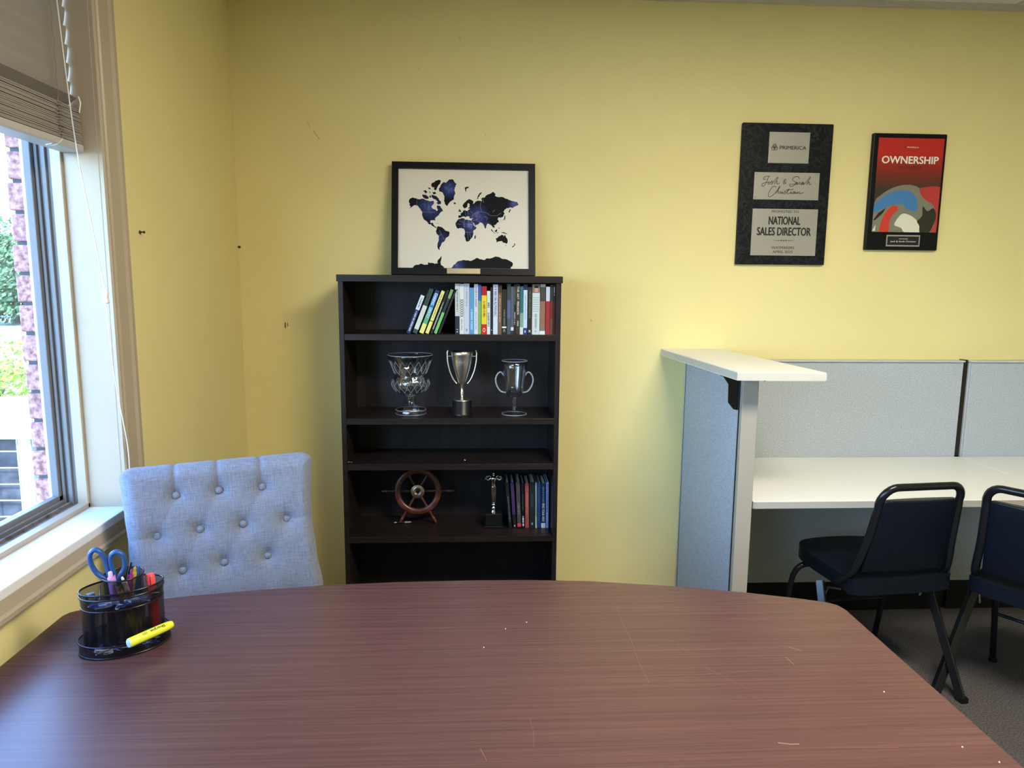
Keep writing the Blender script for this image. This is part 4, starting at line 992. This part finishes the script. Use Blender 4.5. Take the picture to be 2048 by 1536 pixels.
# ================================================================= SHELF ORNAMENTS
zs = SH[1]+.0005
def glint_mat(k=.6):  # pale half-clear colour standing in for light caught on glass
    m, nt, b = newmat('glass_glint'); out = nt.nodes['Material Output']
    b.inputs['Base Color'].default_value = (.62, .68, .74, 1); b.inputs['Roughness'].default_value = .2; b.inputs['Specular IOR Level'].default_value = 1
    t = nt.nodes.new('ShaderNodeBsdfTransparent'); mx = nt.nodes.new('ShaderNodeMixShader'); mx.inputs[0].default_value = k
    nt.links.new(t.outputs[0], mx.inputs[1]); nt.links.new(b.outputs[0], mx.inputs[2]); nt.links.new(mx.outputs[0], out.inputs[0])
    return m
def crystal_bowl():
    t = thing('crystal_bowl', 'large cut crystal footed bowl on the second shelf', 'bowl', (-.265, 2.905, zs))
    n = 48
    outer = [(.060, .000), (.063, .004), (.063, .020), (.056, .026), (.034, .034), (.022, .046), (.018, .060), (.022, .070), (.020, .076), (.036, .084), (.060, .096), (.076, .114), (.079, .130), (.073, .146), (.064, .158), (.064, .168), (.072, .188), (.082, .214), (.092, .240), (.094, .247)]
    inner = [(.090, .247), (.087, .238), (.077, .212), (.067, .188), (.059, .168), (.059, .158), (.067, .145), (.072, .130), (.069, .116), (.055, .102), (.033, .092), (.001, .088)]
    prof = outer+inner; g = MB(); vs = []; fs = []
    for k, (r, z) in enumerate(prof):
        for i in range(n*2):
            a = PI*i/n; d = 0
            if k < len(outer):
                if .09 < z < .15 or .165 < z < .225: d = -.0022*abs(math.sin(a*8+z*180))-.0018*abs(math.sin(a*8-z*180))
                if z < .022 and r > .06: d = -.003*abs(math.sin(a*6))
            vs.append(((r+d)*math.cos(a), (r+d)*math.sin(a), z))
    m2 = n*2
    for k in range(len(prof)-1):
        for i in range(m2):
            j = (i+1) % m2; fs.append((k*m2+i, k*m2+j, (k+1)*m2+j, (k+1)*m2+i))
    fs.append(tuple(range(m2-1, -1, -1))); fs.append(tuple((len(prof)-1)*m2+i for i in range(m2)))
    g.add(vs, fs, 0, True); g.build('bowl', M_['crystal'], t)
    MB().tube([(.092*math.cos(2*PI*i/48), .092*math.sin(2*PI*i/48), .2475) for i in range(48)], .0013, 6, closed=True).build('rim', glint_mat(), t)  # pale ring added as the bright highlight along the rim
    for rr_, zz_ in ((.0632, .004), (.0632, .020), (.0195, .078)):
        MB().tube([(rr_*math.cos(2*PI*i/48), rr_*math.sin(2*PI*i/48), zz_) for i in range(48)], .0009, 6, closed=True).build('foot_glint', glint_mat(.4), t)  # pale rings added as highlights on the clear foot and stem
    g = MB()
    for z0, z1, r0, r1, q in ((.096, .146, .0605, .074, 16), (.170, .225, .0655, .0865, 16)):
        for i in range(q):
            for s in (-1, 1):
                pts = []
                for k in range(7):
                    f = k/6; z = z0+(z1-z0)*f
                    r = [pr_ for pr_ in [r0+(r1-r0)*f]][0]
                    if z0 < .1: r = .0605+(.0795-.0605)*math.sin(min(1, f*1.35)*PI/2)-(.006*max(0, f-.7)/.3)
                    a = 2*PI*(i+s*f*1.0+.25)/q; pts.append((r*math.cos(a), r*math.sin(a), z))
                g.tube(pts, .0007, 4)
    g.build('cut_glints', glint_mat(.45), t)  # cut lines coloured pale for the light their facets catch
crystal_bowl()
t = thing('trophy_cup', 'silver two-handled trophy cup on a round black base', 'trophy', (-.053, 2.9, zs))
MB().lathe([(.044, 0), (.044, .006), (.040, .009), (.040, .058), (.037, .060)], 40).build('base', M_['black'], t)
MB().lathe([(.037, .0602), (.036, .063), (.018, .069), (.008, .074), (.006, .080), (.010, .084), (.006, .088), (.010, .093), (.0065, .098), (.0065, .114), (.009, .118), (.014, .130), (.024, .158), (.034, .190), (.041, .222), (.043, .246), (.044, .248), (.046, .262), (.044, .263), (.041, .262), (.040, .246), (.037, .215), (.022, .158), (.001, .135)], 48).build('cup', M_['silver'], t)
for s in (-1, 1):
    MB().tube([(x*s, 0, z) for x, z in [(p.x, p.y) for p in smooth([Vector(q+(0,)) for q in ((.022, .128), (.036, .146), (.050, .180), (.058, .215), (.060, .245), (.060, .258), (.056, .264))], 6)]], .0030, 10).tube([(s*.060, 0, .242), (s*.042, 0, .242)], .0022, 8).sphere((s*.058, 0, .265), .004, 6).build('handle', M_['silver'], t)
t = thing('glass_loving_cup', 'clear glass two-handled cup on a stem, right of the silver trophy', 'glass cup', (.164, 2.905, zs))
MB().lathe([(.052, 0), (.052, .002), (.030, .010), (.012, .017), (.009, .024), (.013, .030), (.010, .036), (.014, .044), (.011, .052), (.014, .058), (.011, .064), (.016, .071), (.030, .078), (.036, .088), (.040, .110), (.045, .150), (.049, .190), (.054, .223), (.052, .2235), (.047, .190), (.043, .150), (.038, .112), (.032, .092), (.001, .088)], 40).build('cup', M_['crystal'], t)
MB().tube([(.053*math.cos(2*PI*i/40), .053*math.sin(2*PI*i/40), .2238) for i in range(40)], .0011, 6, closed=True).build('rim', glint_mat(), t)  # ring painted pale as the highlight on the cup's lip
MB().tube([(.052*math.cos(2*PI*i/40), .052*math.sin(2*PI*i/40), .0015) for i in range(40)], .0010, 6, closed=True).build('foot_rim_glint', glint_mat(), t)  # pale ring for the highlight round the foot
for s in (-1, 1):
    MB().tube([(p.x*s, 0, p.y) for p in smooth([Vector(q+(0,)) for q in ((.043, .160), (.056, .176), (.070, .168), (.078, .145), (.072, .118), (.056, .096), (.034, .090))], 6)], .0035, 10).build('handle', glint_mat(.3), t)
# ship's wheel
zs4 = SH[3]+.0005
t = thing('ship_wheel', 'small wooden ship wheel with a brass hub leaning in the lower shelf', 'ship wheel', (-.246, 2.985, zs4+.1405), (R(-9), 0, 0))
g = MB(); q = 56
for i in range(q): pass
pr3 = [(.076, -.007), (.078, -.010), (.098, -.010), (.102, -.006), (.102, .006), (.098, .010), (.078, .010), (.076, .007), (.076, -.007)]
Mr = Matrix.Rotation(R(90), 4, 'X')
MB().lathe(pr3, 56, M=Mr, cap=False).build('rim', M_['red_wood'], t)
MB().lathe([(.028, -.012), (.028, .012)], 32, M=Mr).build('hub', M_['red_wood'], t)
MB().lathe([(.030, .0121), (.030, .015), (.026, .017), (.022, .0155), (.018, .018), (.013, .018), (.012, .0145), (.009, .0145)], 40, M=Mr).build('hub_plate', M_['brass'], t)
MB().lathe([(.009, .0122), (.009, .0150), (.004, .0152)], 20, M=Mr).build('hub_hole', M_['black'], t)
for k in range(6):
    a = R(60*k); Ms = Matrix.Rotation(-a, 4, 'Y') @ Matrix.Rotation(R(90), 4, 'Y')
    o = MB().lathe([(.0045, .027), (.007, .034), (.0045, .044), (.006, .055), (.0045, .066), (.006, .078)], 14, M=Ms).build('spoke', M_['red_wood'], t)
    MB().lathe([(.005, .101), (.0062, .106), (.004, .114), (.0065, .132), (.006, .150), (.004, .158), (.001, .160)], 14, M=Ms).build('handle', M_['red_wood'], o)
    MB().lathe([(.0068, .134), (.0068, .137)], 14, M=Ms).build('metal_band', M_['brass'], o)
t = thing('pen', 'thin dark pen with silver bands lying left under the ship wheel', 'pen', (-.353, 2.965, zs4+.0055), (0, R(90), R(3)))
MB().lathe([(.0035, 0), (.005, .003), (.0045, .050), (.004, .078), (.001, .084)], 14).build('barrel', M_['black'], t)
MB().lathe([(.0054, .004), (.0054, .010), (.0050, .012)], 14).lathe([(.0054, .014), (.0054, .017)], 14).build('band', M_['chrome'], t)
MB().lathe([(.0047, .05), (.0042, .076)], 12).build('grip', M_['steel'], t)
# figure trophy
t = thing('figure_trophy', 'small silver winged figure trophy on a square black base', 'trophy', (.081, 2.93, zs4))
MB().box(-.042, .042, -.036, .036, 0, .010).box(-.036, .036, -.031, .031, .010, .062).build('base', M_['black'], t, bevel=.002)
def skin(name, nodes, edges, m, parent, sub=2):
    me = bpy.data.meshes.new(name); me.from_pydata([n[:3] for n in nodes], edges, []); me.materials.append(m)
    o = bpy.data.objects.new(name, me); COL.objects.link(o); o.parent = parent
    sk = o.modifiers.new('skin', 'SKIN'); sv = me.skin_vertices[0].data if me.skin_vertices else None
    if sv is None:
        bpy.context.view_layer.objects.active = o; me.attributes; 
    for i, n in enumerate(nodes):
        if sv: sv[i].radius = (n[3], n[4] if len(n) > 4 else n[3]); sv[i].use_root = (i == 0)
    sb = o.modifiers.new('sub', 'SUBSURF'); sb.levels = sub; sb.render_levels = sub
    return o
g = MB().lathe([(.014, .0622), (.014, .066), (.009, .070), (.010, .078), (.013, .082), (.006, .086), (.005, .090), (.012, .094), (.010, .100), (.002, .103)], 24)
g.build('pedestal', M_['chrome'], t)
g = MB()
fz = .100
def limb(p, r): g.tube(smooth([Vector(x) for x in p], 4), [r[0]+(r[1]-r[0])*k/(4*(len(p)-1)) for k in range(4*(len(p)-1)+1)], 10)
for s in (-1, 1):
    limb([(s*.004, 0, fz), (s*.005, -.001, fz+.030), (s*.006, 0, fz+.060), (s*.005, 0, fz+.075)], (.0035, .0085))
    limb([(s*.012, 0, fz+.112), (s*.024, -.002, fz+.104), (s*.033, -.006, fz+.112), (s*.028, -.008, fz+.124)], (.0055, .0030))
    limb([(s*.006, .006, fz+.108), (s*.018, .008, fz+.120), (s*.034, .008, fz+.108), (s*.037, .008, fz+.103)], (.004, .0022))
prof = [(.0001, fz+.066), (.010, fz+.068), (.0105, fz+.076), (.0085, fz+.086), (.0105, fz+.098), (.0145, fz+.109), (.011, fz+.117), (.004, fz+.121), (.0035, fz+.126)]
g.lathe(prof, 20, sx=1, sy=.65)
g.sphere((0, 0, fz+.132), .0068, 8, sc=(.85, 1, 1.15))
g.build('figure', M_['chrome'], t)

# ================================================================= CUBICLE
pn = thing('cubicle_divider', 'tall fabric divider panel standing out from the wall under the counter shelf', 'divider', (0, 0, 0))
MB().box(.946, .990, 2.425, 3.085, .09, 1.195).build('core', M_['panelframe'], pn)
for x in (.9375, .9905): MB().box(x, x+.008, 2.432, 3.070, .10, 1.19).build('fabric_panel', M_['panelfab'], pn, bevel=.002)
MB().box(.938, .995, 2.400, 2.424, .0, 1.1985).build('end_post', M_['postgrey'], pn, bevel=.002)
MB().box(.940, .996, 3.073, 3.098, 0, 1.1985).build('wall_channel', M_['panelframe'], pn)
MB().box(.942, .994, 2.425, 3.07, 0, .085).build('raceway', M_['black'], pn)
MB().box(.9365, .9395, 2.4245, 2.4315, .0, 1.19).build('seam', M_['ink'], pn)
MB().box(.9365, .9395, 3.0705, 3.0725, 0, 1.19).build('seam', M_['ink'], pn)
MB().prism([(.880, 1.1985), (.9366, 1.1985), (.9366, 1.072), (.920, 1.075), (.900, 1.100), (.898, 1.165), (.880, 1.190)], 2.434, 2.438, 'y').box(.872, .930, 2.42, 2.45, 1.194, 1.1985).build('bracket', M_['black'], pn)
MB().lathe([(.004, 1.178), (.004, 1.1985)], 8, M=Matrix.Translation((1.022, 2.42, 0))).build('screw', M_['black'], pn)
ct = thing('counter_shelf', 'off-white counter shelf resting on top of the fabric divider', 'counter', (0, 0, 0))
MB().prism([(.828, 3.095), (.872, 2.285), (1.168, 2.272), (1.100, 3.095)], 1.1995, 1.228, 'z').build('counter_top', M_['laminate'], ct, bevel=.0025)
MB().prism([(.871, 2.2848), (.8708, 2.2838), (1.1693, 2.2707), (1.169, 2.2717)], 1.202, 1.2255, 'z').build('edge_band', mat('darkened_cream_edge', (.56, .54, .46), .45), ct)  # strip added to darken the front edge under the lamp
MB().prism([(.8278, 3.09), (.8267, 3.09), (.8707, 2.286), (.8718, 2.286)], 1.202, 1.2255, 'z').build('edge_band', mat('darkened_cream_edge', (.56, .54, .46), .45), ct)  # same darkening strip along the left edge
bp = []
def wall_panel(x0, x1, lb):
    t = thing('cubicle_wall_panel', lb, 'partition panel', (0, 0, 0), group=None)
    MB().box(x0+.006, x1-.006, 3.060, 3.094, .14, 1.176).build('frame', M_['panelframe'], t)
    MB().box(x0+.010, x1-.012, 3.052, 3.060, .145, 1.170).build('fabric_panel', M_['panelfab'], t, bevel=.002)
    MB().box(x0+.002, x1-.004, 3.050, 3.096, 1.1765, 1.183).build('top_cap', M_['panelframe'], t, bevel=.001)
    MB().box(x0+.004, x1-.004, 3.054, 3.094, 0, .1395).build('raceway', M_['black'], t)
wall_panel(1.0, 2.210, 'grey speckled fabric panel behind the desk, beside the counter divider')
wall_panel(2.226, 3.40, 'grey speckled fabric panel right of the black seam behind the desk')
tag(MB().box(2.209, 2.227, 3.064, 3.098, 0, 1.186).build('panel_connector', M_['black']), 'black vertical connector strip between the two fabric wall panels', 'connector')
def desk(x0, x1, lb):
    t = thing('worktop', lb, 'desk', (0, 0, 0))
    MB().box(x0, x1, 2.412, 3.050, .7125, .741).build('top', M_['laminate'], t, bevel=.002)
    MB().box(x0+.001, x1-.001, 2.4108, 2.4119, .7145, .739).build('edge_band', M_['darkened_edge'], t)  # added strip, darkened because the lamp makes this edge too bright
    for xx in (x0+.03, x1-.05):
        MB().prism([(2.75, .7122), (3.045, .7122), (3.045, .60), (3.02, .60)], xx, xx+.004, 'x').build('bracket', M_['black'], t)
    return t
d1 = desk(1.004, 2.2205, 'off-white worktop beside the divider panel with a black chair pulled up')
d2 = desk(2.2235, 3.40, 'off-white worktop right of the joint, at the picture edge')
MB().box(.9992, 1.0035, 2.42, 2.44, .70, .735).build('end_clip', M_['black'], d1)

def folding_chair(loc, rz, lb):
    t = thing('banquet_chair', lb, 'chair', loc, (0, 0, rz), 'black padded chairs at the worktop')
    BM = M_['blackmetal']
    # back frame: oval tube, tapering to rounded top, continuing down as front legs
    def side(s):
        return [(s*.205, .19, .0), (s*.200, .06, .22), (s*.195, -.10, .44), (s*.188, -.165, .50), (s*.168, -.20, .62), (s*.155, -.228, .76)]
    def crn(s, n=6): return [(s*(.155-.052+.052*math.cos(R(90*k/n))), -.228-.024*math.sin(R(90*k/n)), .775+.062*math.sin(R(90*k/n))) for k in range(n+1)]
    up_ = [Vector(p) for p in smooth([Vector(p) for p in side(-1)[2:]], 4)]+[Vector(p) for p in crn(-1)]
    dn_ = [Vector(p) for p in reversed(crn(1))]+[Vector(p) for p in reversed(smooth([Vector(p) for p in side(1)[2:]], 4))]
    MB().tube(up_+dn_, .0125, 10, sx=1.0, sy=1.15).build('back_frame', BM, t)
    # padded backrest
    g = MB(); n = 10; vs = []
    rows = [(.505, .163), (.60, .158), (.70, .148), (.786, .140)]
    for zz_, hw in rows:
        yb = -.168-(zz_-.50)*.215
        for i in range(n+1):
            u = -1+2*i/n; vs.append((u*hw, yb-.012-.010*(1-u*u), zz_))
    k0 = len(vs)
    for zz_, hw in rows:
        yb = -.168-(zz_-.50)*.215
        for i in range(n+1):
            u = -1+2*i/n; vs.append((u*hw, yb+.012+.006*(1-u*u), zz_))
    W = n+1; m = len(rows); fs = []
    for j in range(m-1):
        for i in range(n):
            fs.append((j*W+i, j*W+i+1, (j+1)*W+i+1, (j+1)*W+i)); fs.append((k0+j*W+i, k0+(j+1)*W+i, k0+(j+1)*W+i+1, k0+j*W+i+1))
    for i in range(n): fs.append((i, k0+i, k0+i+1, i+1)); fs.append(((m-1)*W+i, (m-1)*W+i+1, k0+(m-1)*W+i+1, k0+(m-1)*W+i))
    for j in range(m-1): fs.append((j*W, (j+1)*W, k0+(j+1)*W, k0+j*W)); fs.append((j*W+n, k0+j*W+n, k0+(j+1)*W+n, (j+1)*W+n))
    g.add(vs, fs, 0, True); g.build('backrest', M_['navy'], t, bevel=.006, seg=3)
    # seat
    poly = [(-.17, -.19), (.17, -.19), (.195, -.12), (.20, .10), (.17, .20), (.08, .235), (-.08, .235), (-.17, .20), (-.20, .10), (-.195, -.12)]
    MB().prism([(p.x, p.y) for p in smooth([Vector(p+(0,)) for p in poly], 4, True)], .425, .478, 'z', sm=True).build('seat', M_['navy'], t, bevel=.018, seg=4)
    MB().prism([(-.16, -.17), (.16, -.17), (.17, .16), (-.17, .16)], .412, .4248, 'z').build('seat_pan', BM, t)
    for s in (-1, 1):
        l = MB().tube(smooth([(s*.222, .225, .012), (s*.218, .17, .30), (s*.212, .150, .375), (s*.185, .140, .405), (s*.13, .135, .409)], 5), .0115, 10).build('front_leg', BM, t)
        MB().lathe([(.015, 0), (.016, .012), (.014, .02)], 12, M=Matrix.Translation((s*.222, .227, 0))).build('foot_cap', M_['black'], l)
        l = MB().tube([(s*.258, -.222, .004), (s*.221, -.03, .415)], .020, 4, sm=False).build('rear_leg', BM, t, bevel=.003)
        MB().box(s*.258-.014, s*.258+.014, -.238, -.204, 0, .02).build('foot_cap', M_['black'], l)
        MB().tube([(s*.204, -.13, .425), (s*.206, -.06, .40), (s*.206, -.03, .33)], .004, 8).build('hinge', M_['chrome'], t)
    MB().tube([(-.218, .185, .22), (.218, .185, .22)], .007, 8).build('stretcher', BM, t)
folding_chair((1.515, 2.515, 0), R(6), 'black padded folding chair pulled up to the worktop beside the divider')
folding_chair((2.052, 2.28, 0), R(-56), 'black padded folding chair turned aside, cut by the right picture edge')

# ================================================================= DESK ORGANISER
def oval(a, b, n=64): return [(a*math.cos(2*PI*i/n), b*math.sin(2*PI*i/n)) for i in range(n)]
def meshwall(a, b, z0, z1, a2=None, b2=None, cx=0, cy=0, t0=0, t1=1, n=64):
    """Open wire-mesh wall with metric UVs."""
    a2 = a2 or a; b2 = b2 or b; me = bpy.data.meshes.new('m'); vs = []; uv = []; L = 0; prev = None
    k = n if (t0, t1) != (0, 1) else n
    for i in range(k+1):
        q = 2*PI*(t0+(t1-t0)*i/k); p = (cx+a*math.cos(q), cy+b*math.sin(q)); p2 = (cx+a2*math.cos(q), cy+b2*math.sin(q))
        if prev: L += math.hypot(p[0]-prev[0], p[1]-prev[1])
        prev = p; vs += [(p[0], p[1], z0), (p2[0], p2[1], z1)]; uv += [(L, z0), (L, z1)]
    fs = [(2*i, 2*i+2, 2*i+3, 2*i+1) for i in range(k)]
    return vs, fs, uv
def floorgrid(a, b, z, cx=0, cy=0):
    vs = [(cx, cy, z)]+[(cx+x, cy+y, z) for x, y in oval(a, b, 48)]
    return vs, [(0, i+1, (i+1) % 48+1) for i in range(48)], [(v[0], v[1]) for v in vs]
def meshobj(name, pieces, parent):
    me = bpy.data.meshes.new(name); V = []; F = []; U = []
    for vs, fs, uv in pieces:
        o = len(V); V += vs; U += uv; F += [tuple(i+o for i in f) for f in fs]
    me.from_pydata(V, [], F); ul = me.uv_layers.new(name='UVMap')
    for p in me.polygons:
        p.use_smooth = True
        for li in p.loop_indices: ul.data[li].uv = U[me.loops[li].vertex_index]
    me.materials.append(M_['mesh']); ob = bpy.data.objects.new(name, me); COL.objects.link(ob); ob.parent = parent
    return ob
OX, OY, OZ, OA = -.748, 1.464, .7407, R(27)
og = thing('desk_organizer', 'black wire-mesh pen organizer on the left of the mahogany table', 'desk organizer', (OX, OY, OZ), (0, 0, OA)); og.scale = (.90, .92, 1.04)
BMt = M_['blackmetal']
def rim(a, b, z, r=.0016, cx=0, cy=0): return MB().tube([(cx+x, cy+y, z) for x, y in oval(a, b)], r, 8, closed=True)
tray = meshobj('base_tray', [meshwall(.096, .067, .003, .026, .097, .068), floorgrid(.095, .066, .004)], og)
rim(.0975, .0685, .0265, .0018).build('rim', BMt, tray); rim(.096, .067, .0025, .0018).build('rim', BMt, tray)
bd = meshobj('body', [meshwall(.086, .048, .005, .123, .088, .050, 0, .012)], og)
rim(.0885, .0505, .124, .0020, 0, .012).build('rim', BMt, bd); rim(.086, .048, .006, .0014, 0, .012).build('rim', BMt, bd)
ft = meshobj('upper_tray', [meshwall(.085, .056, .096, .119, .088, .059, 0, 0, .5, 1.0), (lambda q: q)(floorgrid(.084, .055, .097))], og)
fr_ = [(x, y) for x, y in arc(0, 0, .088, 175, 365, 40, .059)]
MB().tube([(x, y, .120) for x, y in fr_], .0020, 8).build('rim', BMt, ft)
MB().tube([(x*.97, y*.97, .096) for x, y in fr_], .0016, 8).build('rim', BMt, ft)
cp = meshobj('centre_cup', [meshwall(.038, .038, .006, .146, .043, .043, .004, .012)], og)
rim(.0435, .0435, .147, .0020, .004, .012).build('rim', BMt, cp)
dv = []
for x in (-.046, .052):
    hgt = .116
    dv.append(([(x, -.035, .006), (x, .052, .006), (x, .052, hgt), (x, -.035, hgt)], [(0, 1, 2, 3)], [(-.035, 0), (.052, 0), (.052, hgt), (-.035, hgt)]))
dvo = meshobj('divider', dv, og)
g = MB()
for x in (-.046, .052): g.tube([(x, -.035, .117), (x, .053, .117)], .0014, 6)
g.build('rim', BMt, dvo)
OM = Matrix.Translation((OX, OY, OZ)) @ Matrix.Rotation(OA, 4, 'Z') @ Matrix.Diagonal((.90, .92, 1.04, 1))
def stick(name, label, cat, p0, p1, build, group=None):
    """Place a stick-like thing with its base at p0 pointing to p1 (organiser coordinates)."""
    a = OM @ Vector(p0); b = OM @ Vector(p1); q = (b-a).to_track_quat('Z', 'Y')
    t = thing(name, label, cat, a, q.to_euler(), group); build(t, (b-a).length); return t
def pen_b(col, tip=(.6, .6, .6), r=.0045, cap=None):
    mb_ = mat('pen_barrel', col, .35, srgb=True)
    def f(t, L):
        MB().lathe([(.0012, 0), (r*.7, .010), (r, .020), (r, L-.012), (r*.85, L-.010)], 14).build('barrel', mb_, t)
        MB().lathe([(r*.6, L-.0098), (r*.6, L), (r*.4, L+.002)], 10).build('plunger', mat('pen_tip', cap or col, .3, srgb=True), t)
        MB().box(-.0012, .0012, r, r+.002, L-.045, L-.010).build('clip', mb_, t)
    return f
GP = None
stick('pen', 'lilac click pen standing by the scissors in the organizer', 'pen', (-.008, -.004, .008), (-.022, -.012, .163), pen_b((200, 140, 210), r=.0072, cap=(215, 170, 225)))
stick('pen', 'clear-topped pen beside the orange pencil', 'pen', (.034, .010, .008), (.002, -.020, .150), pen_b((200, 200, 190), cap=(225, 225, 220)))
stick('pen', 'magenta click pen standing in the round cup', 'pen', (.004, .010, .008), (.022, .006, .154), pen_b((150, 50, 120)))
stick('pen', 'blue pen at the right side of the round cup', 'pen', (.012, .036, .008), (.038, .028, .152), pen_b((40, 90, 150)))
stick('pen', 'gold-yellow pen in the round cup near the blue pen', 'pen', (.000, .024, .008), (.030, .019, .154), pen_b((200, 165, 50)))
stick('pen', 'black pen leaning at the back of the round cup', 'pen', (-.016, .032, .008), (.022, .042, .158), pen_b((20, 22, 26)))
stick('pen', 'black pen seen through the left mesh compartment', 'pen', (-.060, -.014, .008), (-.074, .020, .112), pen_b((18, 20, 24)))
stick('pen', 'grey pen lying aslant in the left mesh compartment', 'pen', (-.076, .0, .008), (-.056, .012, .105), pen_b((70, 72, 76)))
stick('pen', 'copper-coloured pen visible through the front mesh', 'pen', (.040, -.010, .008), (.010, -.018, .120), pen_b((120, 70, 50)))
def pencil(t, L):
    MB().lathe([(.0008, 0), (.0042, .014)], 6, sm=False).build('tip', mat('pencil_wood', (.62, .42, .24), .7), t)
    MB().lathe([(.0048, .0142), (.0048, L-.02)], 6, sm=False).build('barrel', mat('orange_pencil_paint', (.72, .36, .06), .4), t)
    MB().lathe([(.0048, L-.0198), (.0050, L-.009)], 12).build('ferrule', M_['brass'], t)
    MB().lathe([(.0044, L-.0088), (.0044, L), (.002, L+.002)], 12).build('eraser', M_['black'], t)
stick('pencil', 'orange pencil in the middle of the organizer', 'pencil', (.026, -.006, .008), (-.010, -.026, .146), pencil)
def marker(t, L):
    mr_ = mat('red_marker_body', (.42, .01, .02), .35); mc = mat('coral_marker_cap', (.85, .10, .10), .35)
    MB().lathe([(.0095, 0), (.0105, .004), (.0105, L-.036)], 20).build('barrel', mr_, t)
    MB().lathe([(.0100, L-.0358), (.0098, L-.006), (.008, L)], 20).build('cap', mc, t)
    MB().box(-.003, .003, .0098, .0125, L-.034, L-.004).build('clip', mc, t, bevel=.001)
stick('marker', 'red marker with coral cap in the right compartment', 'marker', (.066, .0, .007), (.060, .024, .134), marker)
# scissors
def scissors(t, L):
    hm = mat('blue_scissor_handle', (.020, .075, .22), .38); him = mat('grey_blue_grip', (.10, .17, .24), .5)
    for s, nm in ((-1, 'l'), (1, 'r')):
        MB().prism([(-.0, 0), (s*.010, .055), (s*.008, .078), (-s*.003, .078), (-s*.003, .05)], -.0008+s*.0009, .0008+s*.0009, 'y').build('blade', M_['steel'], t)
        sc_ = 1.15 if s < 0 else 1.0
        k1 = 1.12 if s < 0 else .92
        loop = smooth([Vector((s*x, 0, .076+(z-.076)*k1)) for x, z in ((.003, .078), (.0045, .100), (.0040, .124), (.009, .142), (.019, .148), (.029, .140), (.031, .122), (.026, .103), (.014, .088))], 6, True)
        MB().tube(loop, .0050, 10, closed=True, sx=1.0, sy=1.35).build('handle', hm, t)
    MB().lathe([(.004, 0), (.004, .002), (.002, .003)], 12, M=Matrix.Translation((0, -.002, .078)) @ Matrix.Rotation(R(90), 4, 'X')).build('pivot_screw', M_['chrome'], t)
a = OM @ Vector((-.004, .012, .062)); 
t = thing('scissors', 'blue-handled scissors standing in the round mesh cup', 'scissors', a, (R(4), R(-8), R(14))); scissors(t, .15)
# highlighter lying on the base tray
hy = mat('yellow_highlighter', (.80, .83, .05), .35); hw = mat('pale_cap_end', (.62, .78, .62), .4)
a = OM @ Vector((.010, -.064, .0385)); b = OM @ Vector((.088, -.046, .0385))
a = Vector((-.708, 1.392, .7795)); b = Vector((-.652, 1.474, .7800))
t = thing('highlighter', 'yellow highlighter lying across the rim of the organizer tray', 'highlighter', a, ((b-a).to_track_quat('Z', 'X')).to_euler())
Lh = (b-a).length
MB().lathe([(.0094, .002), (.0098, .004), (.0098, Lh-.030), (.0092, Lh-.010), (.0075, Lh-.002), (.003, Lh)], 24).build('barrel', hy, t)
MB().lathe([(.0080, .0005), (.0092, .0019)], 24).lathe([(.003, -.0005), (.006, .0004)], 12).build('end_plug', hw, t)
dl = (b-a).normalized(); side_ = dl.cross(Vector((0, 0, 1))).normalized(); upn = (Vector((-.0, -.75, .66))); upn = (upn-dl*upn.dot(dl)).normalized()
Minv = t.matrix_basis.inverted(); R3 = t.rotation_euler.to_matrix().inverted()
ctr = a+dl*(Lh*.62)+upn*.0100
across = dl.cross(upn).normalized()
text('Sharpie', .032, .0085, Minv @ ctr, R3 @ (-dl), R3 @ (-(across if across.z > 0 else -across)), M_['ink'], t, bold=.01, depth=.0003)
g = MB()
for k in range(4):
    c0 = a+dl*(Lh*.30+.0026*k)+upn*.0099
    g.tube([Minv @ (c0-across*.003), Minv @ (c0+across*.003)], .0006, 4)
g.build('fine_print', mat('olive_ink', (.2, .2, .02), .5), t)
# paper clips in the upper tray and base tray: a loose heap nobody could count
def clips(n, cx, cy, rx, ry, z, cols, seed, name, label):
    rnd = random.Random(seed); g = MB(); path = [(0, 0), (.016, 0), (.020, .003), (.016, .006), (.002, .006), (0, .0045), (.002, .0015), (.013, .0015)]
    for i in range(n):
        r = math.sqrt(rnd.random()); q = rnd.uniform(PI*1.08, PI*1.92); M = OM @ Matrix.Translation((cx+rx*r*math.cos(q), cy+ry*r*math.sin(q), z+rnd.uniform(0, .010))) @ Matrix.Rotation(rnd.uniform(0, 6.3), 4, 'Z') @ Matrix.Rotation(rnd.uniform(-.5, .5), 4, 'X')
        g.tube([M @ Vector((x-.008, y-.003, 0)) for x, y in path], .0007, 4, rnd.randrange(len(cols)))
    o = g.build(name, cols, None); tag(o, label, 'paper clips', kind='stuff')
bc1 = mat('blue_clip', (.04, .08, .5), .3); bc2 = mat('white_clip', (.7, .72, .75), .3)
clips(110, 0, -.008, .074, .040, .0995, [bc1, bc1, bc2, M_['chrome']], 4, 'paper_clips', 'loose blue and white paper clips in the upper organizer tray')
clips(40, 0, -.006, .080, .052, .0065, [bc1, bc2, M_['chrome']], 9, 'paper_clips', 'loose paper clips in the bottom organizer tray')
def block(p, s, m, nm, lb, cat, rz=0):
    a = OM @ Vector(p); t = MB().box(-s[0], s[0], -s[1], s[1], 0, s[2]).build(nm, m, None, bevel=.002, loc=a, rot=(0, 0, OA+rz)); tag(t, lb, cat)
block((-.066, .034, .100), (.008, .005, .012), mat('grey_eraser', (.35, .36, .37), .7), 'eraser', 'pale grey eraser at the back left of the organizer', 'eraser', .3)
